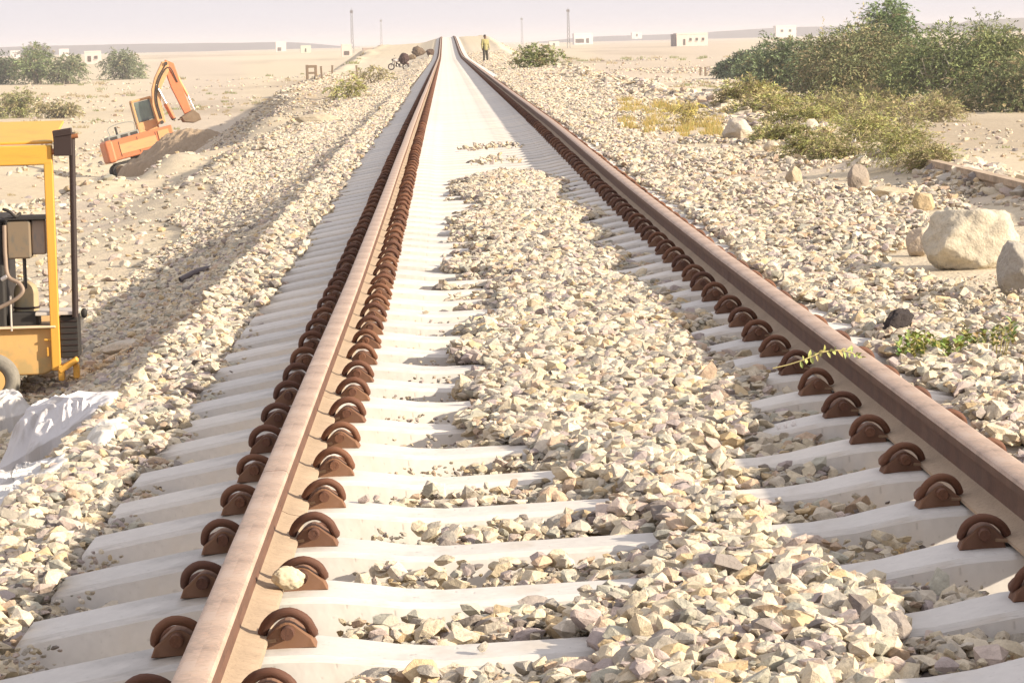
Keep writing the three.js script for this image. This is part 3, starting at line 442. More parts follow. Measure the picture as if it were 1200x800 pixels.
  part('hose', tube([[X(7, 300), Y(262), 0.02], [X(7, 300), Y(300), 0.03], [X(11, 322), Y(322), 0.05], [X(24, 328), Y(330), 0.07], [X(28, 336), Y(338), 0.08], [X(22, 346), Y(346), 0.08], [X(8, 354), Y(354), 0.07], [X(-8, 361), Y(361), 0.06]], 0.011, 50, 8), hose, t);
  part('hose_fitting', cyl([X(3, 325), Y(325), 0.03], [X(10, 321), Y(321), 0.05], 0.012, 0.012, 8), M(0.75, 0.72, 0.7, 0.4), t);
  part('pipe', cyl([X(12.5, 345), Y(345), 0.03], [X(14, 386), Y(386), 0.03], 0.006, 0.006, 6), steel, t);
  part('foot_bracket', merge([bx(w(26), w(7), 0.09, X(80, 428), Y(428), 0.02, 0.008, [0, 0, 0.55]), bx(w(7), w(18), 0.08, X(72, 437), Y(437), 0.02, 0.006), bx(w(7), w(16), 0.08, X(89, 432), Y(436), 0.0, 0.006)]), yel, t);
  part('tail_lamp', new THREE.SphereGeometry(w(5), 12, 8).scale(0.8, 1.2, 0.7).translate(X(97, 365), Y(369), -0.05), blk, t);
  const wh = part('wheel', new THREE.TorusGeometry(w(23), w(9), 12, 36).translate(X(-6, 440), Y(441), 0.14), M(0.25, 0.235, 0.21, 0.95, { map: texStone }), t); part('rim', new THREE.CylinderGeometry(w(15), w(15), 0.06, 24).rotateX(Math.PI / 2).translate(X(-6, 440), Y(441), 0.14), yelD, wh);
  const wh2 = part('wheel', new THREE.TorusGeometry(w(23), w(9), 12, 30).translate(X(-95, 440), Y(441), -0.5), M(0.25, 0.235, 0.21, 0.95, { map: texStone }), t);
}

// ───────────────────────── excavator digging at the foot of the bank
{
  const D = 150, s = D / F, o = at(165, 178, D), tilt = 0.235; const t = thing('excavator', 'faded orange tracked excavator tilted on the bank with its arm raised', 'excavator', o, 0); t.rotation.order = 'ZYX'; t.rotation.set(0, 0.22, tilt);
  const or = M(0.62, 0.20, 0.085, 0.6, { map: texPaint }), orP = M(0.66, 0.36, 0.16, 0.6, { map: texPaint }), dk = M(0.05, 0.045, 0.04, 0.85), gr = M(0.30, 0.30, 0.27, 0.7, { map: texPaint }), rst = M(0.22, 0.16, 0.11, 0.85, { map: texRust }), gl = new THREE.MeshPhysicalMaterial({ color: new THREE.Color(0.35, 0.42, 0.40), roughness: 0.08, transmission: 0.7, thickness: 0 }), chrome = M(0.6, 0.58, 0.55, 0.25, { metalness: 0.8 });
  const L = (px, py) => { const x = (px - 165) * s, y = (178 - py) * s, c = Math.cos(-tilt), q = Math.sin(-tilt); return [x * c - y * q, x * q + y * c]; };
  for (const z of [0.95, -0.95]) {
    const S = new THREE.Shape(); S.absarc(-1.35, -0.62, 0.36, Math.PI / 2, Math.PI * 1.5); S.lineTo(1.35, -0.98); S.absarc(1.35, -0.62, 0.36, -Math.PI / 2, Math.PI / 2); S.closePath();
    const H = new THREE.Path(); H.absarc(-1.35, -0.62, 0.28, Math.PI / 2, Math.PI * 1.5); H.lineTo(1.35, -0.90); H.absarc(1.35, -0.62, 0.28, -Math.PI / 2, Math.PI / 2); H.closePath(); S.holes.push(H);
    const g = new THREE.ExtrudeGeometry(S, { depth: 0.5, bevelEnabled: false, curveSegments: 10 }); g.translate(0, 0, z - 0.25); const sh = []; for (let i = 0; i < 12; i++) { sh.push(bx(0.17, 0.04, 0.52, -1.35 + i * 0.245, -1.0, z, 0.01), bx(0.17, 0.04, 0.52, -1.35 + i * 0.245, -0.24, z, 0.01)); }
    const tr = part('track', merge([g, ...sh]), dk, t); part('track_frame', bx(2.5, 0.22, 0.3, 0, -0.62, z, 0.03), rst, tr);
    for (const x of [-1.35, 1.35]) part('wheel', new THREE.CylinderGeometry(0.26, 0.26, 0.34, 16).rotateX(Math.PI / 2).translate(x, -0.62, z), rst, tr);
    for (let i = 0; i < 5; i++) part('roller', new THREE.CylinderGeometry(0.1, 0.1, 0.36, 10).rotateX(Math.PI / 2).translate(-0.9 + i * 0.45, -0.82, z), rst, tr);
  }
  part('undercarriage', merge([bx(1.6, 0.3, 1.5, 0, -0.5, 0, 0.05), cyl([0, -0.35, 0], [0, -0.08, 0], 0.6, 0.6, 24)]), rst, t);
  const body = part('body', bx(3.3, 1.05, 2.35, 0.06, 0.42, 0, 0.07), or, t); part('counterweight', bx(0.46, 1.14, 2.44, -1.6, 0.41, 0, 0.14), or, body); part('side_panel', bx(1.9, 0.5, 0.04, -0.15, 0.40, 1.185, 0.015), orP, body); part('side_panel', bx(0.55, 0.7, 0.05, 1.2, 0.46, 1.19, 0.015), orP, body); part('step', bx(0.5, 0.22, 0.5, 1.75, 0.1, 0.9, 0.03), or, body);
  const hood = part('engine_hood', bx(1.6, 0.34, 2.1, -0.75, 0.98, -0.05, 0.05), gr, t); for (const x of [-1.25, -0.7, -0.2]) part('vent', bx(0.36, 0.2, 0.03, x, 0.99, 1.01, 0.01), dk, hood); part('exhaust', cyl([-0.9, 1.1, -0.3], [-0.9, 1.55, -0.3], 0.06, 0.06, 10), dk, hood); part('handrail', tube([[-1.4, 1.15, 1.0], [-1.4, 1.55, 1.0], [-0.1, 1.55, 1.0], [-0.1, 1.15, 1.0]], 0.022, 30, 5), gr, hood);
  const cab = part('cab', merge([bx(0.1, 1.75, 0.1, 0.25, 1.65, -1.1, 0.02), bx(0.1, 1.75, 0.1, 0.25, 1.65, -0.25, 0.02), bx(0.1, 1.75, 0.1, 1.2, 1.65, -1.1, 0.02), bx(0.1, 1.75, 0.1, 1.2, 1.65, -0.25, 0.02), bx(1.05, 0.12, 0.98, 0.73, 2.56, -0.68, 0.04), bx(1.05, 0.7, 0.96, 0.73, 1.1, -0.68, 0.04)]), orP, t); part('window', bx(0.84, 1.0, 0.02, 0.73, 1.97, -0.24, 0.004), gl, cab); part('window', bx(0.02, 1.0, 0.74, 0.24, 1.97, -0.68, 0.004), gl, cab); part('windscreen', bx(0.02, 1.0, 0.74, 1.22, 1.97, -0.68, 0.004), gl, cab); part('seat', merge([bx(0.5, 0.15, 0.5, 0.65, 1.52, -0.68, 0.03), bx(0.12, 0.65, 0.5, 0.42, 1.85, -0.68, 0.03)]), dk, cab);
  const plate = (pts, th, z = 0.05) => { const S = new THREE.Shape(pts.map(p => new THREE.Vector2(...p))); const g = new THREE.ExtrudeGeometry(S, { depth: th, bevelEnabled: true, bevelSize: 0.02, bevelThickness: 0.02, bevelSegments: 1 }); g.translate(0, 0, z - th / 2); return g; };
  const bo = part('boom', plate([L(186, 146), L(194, 144), L(189, 118), L(190, 104), L(200, 84), L(199, 74), L(193, 74), L(184, 92), L(180, 106), L(180, 124)], 0.36), orP, t);
  for (const z of [-0.22, 0.32]) { const a = L(204, 140), b = L(187, 105), m = [(a[0] + b[0]) / 2, (a[1] + b[1]) / 2]; const c = part('boom_cylinder', cyl([a[0], a[1], z], [m[0], m[1], z], 0.09, 0.09, 10), or, t); part('piston_rod', cyl([m[0], m[1], z], [b[0], b[1], z], 0.05, 0.05, 8), chrome, c); }
  { const a = L(186, 92), b = L(204, 76); part('arm_cylinder', merge([cyl([...a, 0.05], [...L(197, 80), 0.05], 0.08, 0.08, 10), cyl([...L(197, 80), 0.05], [...b, 0.05], 0.045, 0.045, 8)]), or, t); }
  part('arm', plate([L(197, 72), L(206, 76), L(213, 98), L(226, 136), L(220, 140), L(203, 104), L(196, 82)], 0.28), or, t);
  { const c = part('bucket_cylinder', cyl([...L(209, 88), 0.05], [...L(222, 114), 0.05], 0.07, 0.07, 10), orP, t); part('piston_rod', cyl([...L(222, 114), 0.05], [...L(229, 130), 0.05], 0.04, 0.04, 8), chrome, c); }
  { const P = (a, b, z) => [...L(a, b), z]; part('hydraulic_hoses', merge([tube([P(188, 140, 0.26), P(183, 118, 0.27), P(186, 96, 0.27), P(196, 78, 0.27)], 0.03, 24, 5), tube([P(190, 140, 0.27), P(185, 118, 0.28), P(188, 97, 0.28), P(200, 80, 0.28), P(210, 98, 0.24)], 0.03, 30, 5)]), dk, t); part('pins', merge([[190, 144], [197, 76], [187, 106], [222, 138], [204, 140]].map(([a, b]) => { const q = L(a, b); return cyl([q[0], q[1], -0.22], [q[0], q[1], 0.34], 0.09, 0.09, 10); })), dk, t); }
  for (const x of [-1.1, -0.15, 0.8]) part('hatch_gap', bx(0.03, 0.78, 0.02, x, 0.42, 1.18, 0.004), dk, body);
  part('bucket', merge([plate([L(213, 139), L(226, 131), L(233, 136), L(235, 142), L(228, 145), L(216, 144)], 0.9), ...[0, 1, 2, 3].map(i => bx(0.16, 0.07, 0.08, L(212, 141)[0], L(212, 141)[1], -0.32 + i * 0.25, 0.01))]), rst, t);
}
{ // spoil the excavator has thrown up
  const D = 146, o = at(216, 186, D), nu = 90, nv = 60, pos = [], uv = [], idx = [];
  for (let j = 0; j <= nv; j++) for (let i = 0; i <= nu; i++) { const u = i / nu * 2 - 1, v = j / nv * 2 - 1, r = Math.hypot(u, v), x = u * 3.5, z = v * 3.0; const slope = 0.2 + 0.23 * x; const y = Math.max(-0.6, (1 - r) * 1.5) * (0.8 + 0.3 * n2(x * 0.9, z * 0.9, 301)) + slope + 0.14 * n2(x * 3, z * 3, 302) + 0.07 * n2(x * 8, z * 8, 303) - (r > 0.9 ? (r - 0.9) * 6 : 0); pos.push(x, y, z); uv.push(x, z); if (i < nu && j < nv) { const k = j * (nu + 1) + i; idx.push(k, k + nu + 1, k + 1, k + 1, k + nu + 1, k + nu + 2); } }
  const g = new THREE.BufferGeometry(); g.setAttribute('position', new THREE.Float32BufferAttribute(pos, 3)); g.setAttribute('uv', new THREE.Float32BufferAttribute(uv, 2)); g.setIndex(idx); g.computeVertexNormals();
  const m = new THREE.Mesh(g, M(0.40, 0.31, 0.225, 1, { map: texSand, bumpMap: bumpSand, bumpScale: 0.05 })); m.position.set(...o); m.name = numbered('earth_heap'); m.castShadow = m.receiveShadow = true; tag(m, 'brown heap of dug earth in front of the orange excavator', 'earth heap'); scene.add(m);
}

// ───────────────────────── vegetation
function shrub(name, label, category, x0, x1, top, base, seed, o = {}) {
  const r = rng(seed), p = o.D ? at((x0 + x1) / 2, base, o.D) : hit((x0 + x1) / 2, base), D = -p[2], s = D / F, w = (x1 - x0) * s / 2, h = (base - top) * s, d = w * (o.depth || 0.8);
  const y0 = o.D ? land(p[0], D) - p[1] : 0;
  const t = thing(name, label, category, p, 0, o.group);
  const big = D < 330 && h > 2.2 && !o.leaf, n = (o.n || 6000) * (big ? 2.6 : 1.2), L = (o.leaf || (big ? 4.2 : 3)) * s, pos = [], col = [], nr = [];
  const lobes = []; const nl = o.lobes || (big ? 30 : 20); for (let i = 0; i < nl; i++) { const a = r() * 6.283, q = Math.sqrt(r()), ux = Math.cos(a) * q, uz = Math.sin(a) * q, cap = Math.sqrt(Math.max(0.05, 1 - ux * ux * 0.8 - uz * uz * 0.5)); lobes.push([ux * 0.76, mix(o.low || 0.16, 0.8, Math.pow(r(), 0.85)) * cap, uz * 0.76, 0.17 + 0.17 * r(), 0.75 + 0.5 * r()]); }
  if (o.crest) lobes.push([o.crest, 0.82, 0, 0.2, 1], [o.crest + 0.15, 0.84, 0.1, 0.16, 1.1], [o.crest - 0.18, 0.78, 0.1, 0.18, 0.9]);
  const c0 = (o.col || [0.13, 0.145, 0.065]).map((v, i) => v * [1.35, 1.5, 1.35][i]);
  const per = 14, ns = Math.round(n / per), sprayL = (o.spray || 0.26) * Math.min(h, w * 1.3);
  for (let i = 0; i < ns; i++) {
    const [lx, ly, lz, lr, lt] = lobes[Math.floor(r() * lobes.length)];
    const a = r() * 6.283, zz = 2 * r() - 1, q = Math.sqrt(1 - zz * zz), R = lr * (0.35 + 0.65 * Math.pow(r(), 0.6)) * (1 + 0.35 * n2(a * 2, zz * 3, seed + lx * 9));
    const b = new THREE.Vector3((lx + R * q * Math.cos(a)) * w, Math.max(0.02 * h, (ly + R * zz * 0.8) * h), (lz + R * q * Math.sin(a)) * d);
    const dir = new THREE.Vector3(q * Math.cos(a) + (r() - 0.5) * 0.9, 0.25 + 0.45 * zz + (r() - 0.5) * 0.5, q * Math.sin(a) + (r() - 0.5) * 0.9).normalize(), len = sprayL * (0.4 + 0.9 * r()), droop = 0.25 + 0.6 * r(), k0 = lt * (0.8 + 0.4 * r()), dry = r() < (o.dry || 0.08);
    for (let k = 0; k < per; k++) {
      const tt = (k + r()) / per, X = b.x + dir.x * len * tt, Yy = Math.max(0.01 * h, b.y + dir.y * len * tt - droop * len * tt * tt), Z = b.z + dir.z * len * tt;
      const ld = new THREE.Vector3(dir.x + (r() - 0.5) * 1.8, dir.y - droop * tt + (r() - 0.6) * 1.2, dir.z + (r() - 0.5) * 1.8).normalize(), side = new THREE.Vector3(r() - 0.5, r() - 0.5, r() - 0.5).cross(ld).normalize();
      const l = L * (0.5 + 0.8 * r()), wd = l * (o.thin || 0.17), A = [X, Yy, Z], T = [X + ld.x * l, Yy + ld.y * l, Z + ld.z * l], m = [X + ld.x * l * 0.5, Yy + ld.y * l * 0.5, Z + ld.z * l * 0.5], P1 = [m[0] + side.x * wd, m[1] + side.y * wd, m[2] + side.z * wd], P2 = [m[0] - side.x * wd, m[1] - side.y * wd - l * 0.05, m[2] - side.z * wd];
      pos.push(...A, ...P1, ...T, ...A, ...T, ...P2); const kk = k0 * (0.9 + 0.2 * r()), c = dry ? [0.30 * kk, 0.25 * kk, 0.14 * kk] : [c0[0] * kk * (0.9 + 0.25 * r()), c0[1] * kk, c0[2] * kk]; for (let m2 = 0; m2 < 6; m2++) col.push(...c);
    }
  }
  const g = new THREE.BufferGeometry(); g.setAttribute('position', new THREE.Float32BufferAttribute(pos, 3)); g.setAttribute('color', new THREE.Float32BufferAttribute(col, 3)); g.computeVertexNormals();
  const tr = []; const nb = o.limbs || 7; for (let i = 0; i < nb; i++) { const lb = lobes[i % lobes.length], b0 = [(r() - 0.5) * w * 0.35, y0 - 0.1, (r() - 0.5) * d * 0.35 + (o.front ? d * 0.3 : 0)], e = [lb[0] * w, lb[1] * h, lb[2] * d + (o.front ? d * 0.35 : 0)], m = [mix(b0[0], e[0], 0.35) + (r() - 0.5) * w * 0.15, mix(b0[1], e[1], 0.55), mix(b0[2], e[2], 0.35)]; const c = new THREE.CatmullRomCurve3([b0, m, e].map(v => new THREE.Vector3(...v))); const rad = (o.limb || 1.4) * s; for (let k = 0; k < 5; k++) { const A = c.getPoint(k / 5), B = c.getPoint((k + 1) / 5); tr.push(cyl(A.toArray(), B.toArray(), rad * (1 - k * 0.17), rad * (1 - (k + 1) * 0.17), 6)); } for (let k = 0; k < 4; k++) { const A = c.getPoint(0.4 + 0.13 * k), B = A.clone().add(new THREE.Vector3((r() - 0.5) * w * 0.5, r() * h * 0.28 - 0.05 * h, (r() - 0.5) * d * 0.5)); tr.push(cyl(A.toArray(), B.toArray(), rad * 0.35, rad * 0.12, 5)); } }
  part('trunk', merge(tr), M(...(o.bark || [0.20, 0.17, 0.13]), 0.95), t); part(category === 'tree' ? 'crown' : 'foliage', g, M(1, 1, 1, 0.85, { vertexColors: true, side: THREE.DoubleSide }), t);
  return t;
}

shrub('thorn_bush', 'low blue-green bush at the left end of the right-hand thicket', 'bush', 838, 915, 58, 93, 501, { col: [0.11, 0.135, 0.085], n: 8000 });
shrub('thorn_bush', 'dark rounded bush second from the left end of the right-hand thicket', 'bush', 865, 990, 36, 106, 502, { col: [0.10, 0.12, 0.065], n: 11000 });
shrub('thorn_bush', 'browner olive bush filling the middle of the right-hand thicket', 'bush', 920, 1075, 22, 124, 503, { col: [0.14, 0.14, 0.07], dry: 0.22, n: 14000 });
shrub('acacia_tree', 'tallest green tree rising above the right-hand thicket', 'tree', 975, 1095, -2, 112, 504, { col: [0.10, 0.135, 0.055], n: 12000, crest: 0.1, low: 0.2 });
shrub('thorn_bush', 'olive bush showing bare grey branches in front of the thicket', 'bush', 1030, 1165, 26, 128, 505, { col: [0.125, 0.14, 0.06], n: 9000, front: true, limb: 2.3, limbs: 14, bark: [0.34, 0.32, 0.26], low: 0.36 });
shrub('thorn_bush', 'broad olive bush at the right edge behind the grey branches', 'bush', 1095, 1250, 14, 126, 506, { col: [0.125, 0.135, 0.055], n: 12000 });
shrub('thorn_bush', 'low dark bush at the foot of the thicket, cut by the right edge', 'bush', 1120, 1270, 66, 131, 507, { col: [0.10, 0.11, 0.05], dry: 0.25, n: 9000 });
shrub('acacia_tree', 'hazy tree behind the broad olive bush near the top right corner', 'tree', 1110, 1215, 8, 100, 508, { col: [0.12, 0.13, 0.08], n: 8000, D: 420 });
const SCR = [[868, 930, 106, 132, 'tangled pale-stemmed scrub at the upper left of the scrub patch', 0.3], [905, 975, 118, 148, 'green scrub just below the dark rounded bush', 0.1], [945, 1015, 112, 146, 'scrub with yellow-brown stems in the middle of the scrub patch', 0.35], [968, 1045, 134, 172, 'bright green scrub low in the scrub patch', 0.08], [1010, 1075, 118, 150, 'brown-green scrub under the bush with bare grey branches', 0.3], [1020, 1100, 150, 192, 'feathery yellow-green scrub nearest the spare rail', 0.15], [890, 950, 146, 166, 'small scrub above the pale rounded rock', 0.2], [1060, 1130, 116, 142, 'dry brown scrub at the right end of the scrub patch', 0.5], [925, 985, 158, 184, 'yellowing scrub on the shoulder edge left of the feathery one', 0.3]];
SCR.push([845, 905, 96, 118, 'wispy brush between the low blue-green bush and the track', 0.4], [985, 1055, 104, 132, 'wispy brush at the foot of the browner olive bush', 0.35], [1085, 1160, 108, 132, 'sparse brush under the right part of the thicket', 0.45], [955, 1010, 165, 188, 'pale brush left of the feathery yellow-green scrub', 0.4], [1050, 1118, 172, 200, 'dry yellow brush beside the end of the spare rail', 0.5]);
SCR.forEach(([a, b, c, d, l, dry], i) => shrub('low_scrub', l, 'shrub', a - 10, b + 10, c - 4, d, 540 + i, { col: [0.225, 0.21, 0.085], dry: dry + 0.18, n: 5200, leaf: 5, thin: 0.09, spray: 0.6, lobes: 14, limb: 0.55, limbs: 16, bark: [0.5, 0.44, 0.32], low: 0.2 }));
shrub('low_scrub', 'green mound of scrub behind the standing man', 'shrub', 596, 666, 52, 80, 560, { col: [0.16, 0.17, 0.075], dry: 0.25, n: 5000, leaf: 3, lobes: 18, low: 0.2 });
shrub('low_scrub', 'thin dry scrub at the foot of the right shoulder, yellowest one', 'shrub', 775, 832, 112, 148, 561, { col: [0.34, 0.27, 0.10], dry: 0.3, n: 1500, leaf: 4.5, thin: 0.09, limb: 0.4, low: 0.2 });
shrub('low_scrub', 'dry yellow-green scrub on the left bank edge', 'shrub', 380, 432, 84, 116, 562, { col: [0.28, 0.26, 0.11], dry: 0.3, n: 2200, leaf: 3.4, thin: 0.12, limb: 0.5, low: 0.2 });
shrub('low_scrub', 'brownish scrub right of the dry one on the left bank edge', 'shrub', 412, 462, 72, 98, 563, { col: [0.27, 0.23, 0.12], dry: 0.5, n: 1500, leaf: 3, thin: 0.12, limb: 0.5, low: 0.2 });
shrub('roadside_tree', 'dark tree at the far left edge', 'tree', -22, 24, 54, 99, 570, { col: [0.09, 0.11, 0.06], n: 6000 });
shrub('roadside_tree', 'widest hazy green tree left of the excavator', 'tree', 14, 74, 50, 98, 571, { col: [0.13, 0.155, 0.07], n: 8000 });
shrub('roadside_tree', 'grey-green tree right of the widest one on the left', 'tree', 58, 102, 60, 99, 572, { col: [0.14, 0.15, 0.09], n: 6000 });
shrub('roadside_tree', 'hazy tree just behind the excavator arm', 'tree', 118, 176, 54, 93, 573, { col: [0.135, 0.145, 0.09], n: 7000 });
shrub('roadside_tree', 'bluish far tree standing up behind the widest left tree', 'tree', 22, 62, 47, 75, 574, { col: [0.12, 0.115, 0.10], n: 5000, D: 1300 });
shrub('low_scrub', 'broad olive scrub at the left edge above the yellow machine', 'shrub', -20, 62, 102, 138, 575, { col: [0.20, 0.19, 0.085], dry: 0.3, n: 6000, leaf: 3, low: 0.15 });
shrub('low_scrub', 'brownish scrub right of the broad olive one on the left plain', 'shrub', 36, 98, 112, 139, 576, { col: [0.25, 0.215, 0.13], dry: 0.5, n: 4500, leaf: 3, low: 0.15 });
{ // dry grass on the right bank
  const r = rng(601), pos = [], col = []; for (let c = 0; c < 120; c++) { const px = 730 + 120 * r(), py = 118 + 34 * r() + (px - 730) * 0.12; const p = hit(px, py), s = -p[2] / F; for (let i = 0; i < 34; i++) { const x = p[0] + (r() - 0.5) * 10 * s, z = p[2] + (r() - 0.5) * 16 * s, y = land(x, -z), a = r() * 6.28, hh = (4 + 7 * r()) * s, b = 0.4 * s, lx = Math.cos(a) * hh * 0.5, lz = Math.sin(a) * hh * 0.5; pos.push(x - b, y, z, x + b, y, z, x + lx, y + hh, z + lz); const k = 0.8 + 0.4 * r(), cc = r() < 0.3 ? [0.27 * k, 0.27 * k, 0.09 * k] : [0.46 * k, 0.34 * k, 0.12 * k]; for (let m = 0; m < 3; m++) col.push(...cc); } }
  const g = new THREE.BufferGeometry(); g.setAttribute('position', new THREE.Float32BufferAttribute(pos, 3)); g.setAttribute('color', new THREE.Float32BufferAttribute(col, 3)); g.computeVertexNormals(); const m = part('dry_grass', g, M(1, 1, 1, 0.9, { vertexColors: true, side: THREE.DoubleSide }), scene); m.name = numbered('dry_grass'); tag(m, 'thin yellow dry grass on the edge of the right shoulder', 'grass', null, 'stuff');
}
{
  const r = rng(655), pos = [], col = []; for (let c = 0; c < 2600; c++) { const D = 70 + 520 * Math.pow(r(), 1.2), x = (r() - 0.5) * 0.44 * D; if (x > -8 && x < 6.5) continue; if (fbm(x * 0.05, D * 0.025, 95, 4) < 0.02 + 0.1 * r()) continue; const s = D / F, W = (2 + 5 * r()) * s, y0 = land(x, D), gr = r() < 0.45; for (let i = 0; i < 22; i++) { const a = r() * 6.28, R = W * Math.sqrt(r()), X = x + Math.cos(a) * R, Z = -D + Math.sin(a) * R, hh = W * (0.3 + 0.5 * r()), b = 0.5 * s, lx = (r() - 0.5) * hh * 1.4, lz = (r() - 0.5) * hh; const y = land(X, -Z); pos.push(X - b, y, Z, X + b, y, Z, X + lx, y + hh, Z + lz); const k = 0.75 + 0.5 * r(), cc = gr ? [0.25 * k, 0.26 * k, 0.12 * k] : [0.36 * k, 0.29 * k, 0.17 * k]; for (let m = 0; m < 3; m++) col.push(...cc); } }
  const g = new THREE.BufferGeometry(); g.setAttribute('position', new THREE.Float32BufferAttribute(pos, 3)); g.setAttribute('color', new THREE.Float32BufferAttribute(col, 3)); g.computeVertexNormals(); const m = part('dry_stubble', g, M(1, 1, 1, 0.9, { vertexColors: true, side: THREE.DoubleSide }), scene); m.name = numbered('dry_stubble'); tag(m, 'patches of low dry stubble dotted over the far plains', 'ground cover', null, 'stuff');
}
function leafMB() { const pos = [], col = []; return { leaf(b, dir, l, w, up, c) { const D = new THREE.Vector3(...dir).normalize(), S = new THREE.Vector3().crossVectors(D, new THREE.Vector3(...up)).normalize(), U = new THREE.Vector3().crossVectors(S, D), P = (t, s, f = 0) => { const v = new THREE.Vector3(...b).addScaledVector(D, l * t).addScaledVector(S, w * s).addScaledVector(U, l * f); return [v.x, v.y, v.z]; }; const ring = [[0, 0, 0], [0.25, 0.4], [0.55, 0.5], [0.8, 0.28], [1, 0, -0.08]]; for (const s of [1, -1]) for (let i = 0; i < 4; i++) { const a = ring[i], d = ring[i + 1]; const f = t => 0.1 * Math.sin(t * 3.1); const A = P(a[0], 0, f(a[0])), B = P(a[0], a[1] * s, f(a[0]) + 0.12 * a[1]), C = P(d[0], d[1] * s, f(d[0]) + 0.12 * d[1]), E = P(d[0], 0, f(d[0])); pos.push(...A, ...B, ...C, ...A, ...C, ...E); for (let k = 0; k < 6; k++) col.push(...c); } }, build() { const g = new THREE.BufferGeometry(); g.setAttribute('position', new THREE.Float32BufferAttribute(pos, 3)); g.setAttribute('color', new THREE.Float32BufferAttribute(col, 3)); g.computeVertexNormals(); return g; } }; }
const mLeaf = M(1, 1, 1, 0.7, { vertexColors: true, side: THREE.DoubleSide }), mStem = M(0.30, 0.26, 0.10, 0.8);
function weed(label, px, py, wpx, n, seed, c) { const r = rng(seed), p = hit(px, py, 0.11), s = -p[2] / F, t = thing('weed', label, 'weed', p), st = []; for (let i = 0; i < n; i++) { const a = r() * 6.28, R = wpx * s * 0.5 * Math.sqrt(r()), x = Math.cos(a) * R, z = Math.sin(a) * R * 1.6, hh = 0.05 + 0.06 * r(); const y = land(p[0] + x, -p[2] - z) - land(p[0], -p[2]) - 0.01; st.push(cyl([x * 0.6, y - 0.01, z * 0.6], [x, y + hh, z], 0.0016, 0.001, 5)); const L = leafMB(); for (let k = 0; k < 6; k++) { const b = r() * 6.28; L.leaf([x, y + hh * (0.45 + 0.11 * k), z], [Math.cos(b), 0.35 + 0.5 * r(), Math.sin(b)], 0.022 + 0.016 * r(), 0.014 + 0.006 * r(), [0, 1, 0], c.map(v => v * (0.75 + 0.5 * r()))); } part('leaves', L.build(), mLeaf, t); } part('stem', merge(st), mStem, t); }
weed('low leafy weed among the stones right of the right rail, below the black lump', 1092, 424, 80, 46, 620, [0.27, 0.31, 0.085]);
weed('sparse weed cut by the right edge beyond the right rail', 1165, 412, 70, 22, 621, [0.27, 0.29, 0.10]);
{ const D = 9.15, t = thing('green_twig', 'green leafy twig hanging over the right rail', 'twig', at(962, 420, D)), s = D / F, P = (px, py, z = 0) => [(px - 962) * s, (420 - py) * s, z]; const pts = [P(903, 428, 0.05), P(922, 424, 0.05), P(942, 418, 0.05), P(962, 412, 0.02), P(984, 411, 0.0), P(1004, 417, -0.02), P(1012, 424, -0.03)]; part('stem', tube(pts, 0.0022, 30, 5), M(0.42, 0.36, 0.16, 0.8), t); const c = new THREE.CatmullRomCurve3(pts.map(p => new THREE.Vector3(...p))), r = rng(630), L = leafMB(); for (let i = 0; i < 26; i++) { const q = c.getPoint(0.28 + 0.7 * i / 26), sd = i % 2 ? 1 : -1; L.leaf(q.toArray(), [0.2 + 0.9 * (r() - 0.3), sd * (0.3 + 0.7 * r()) - 0.25, 1.2 * (r() - 0.4)], 0.014 + 0.016 * r(), 0.008 + 0.006 * r(), [r() - 0.5, 0.6, 0.7], [0.32 * (0.8 + 0.4 * r()), 0.33 * (0.8 + 0.4 * r()), 0.11]); } part('leaves', L.build(), mLeaf, t); }
{ // white marks on the sleeper beside the twig
  const tt = [0, 8, 17]; tt.forEach((dx, i) => { const D = 9.2, p = at(897 + dx, 427 + (i % 2) * 2, D); const x = p[0]; const Dk = D0S + 6 * SP; const m = new THREE.Mesh(boulderGeo(640 + i, 0.006 + 0.003 * (i === 2), 0.009, 0.004, 10, 0.1), M(0.8, 0.76, 0.74, 0.8)); m.name = numbered('white_chip'); m.position.set(x, railTop(x, Dk) + SEAT + sleeperTop(x - XC) + 0.007, -Dk + 0.05); tag(m, 'small white chip on the sleeper left of the green twig', 'stone chip', 'white chips beside the green twig'); scene.add(m); });
}
{ // stick in the dark band of stones on the left
  const p = hit(238, 326), s = -p[2] / F; const m = new THREE.Mesh(merge([tube([[-26 * s, 0.0, 0.1], [-8 * s, 0.05, 0.03], [6 * s, 0.07, 0], [26 * s, 0.055, -0.06]], 0.022, 20, 7), tube([[0, 0.06, 0.01], [10 * s, 0.035, 0.07], [16 * s, 0.02, 0.1]], 0.014, 10, 6)]), M(0.13, 0.11, 0.12, 0.8)); m.name = numbered('dark_stick'); m.position.set(...p); m.castShadow = true; tag(m, 'dark bent stick lying on the stones left of the sleeper ends', 'stick'); scene.add(m);
}

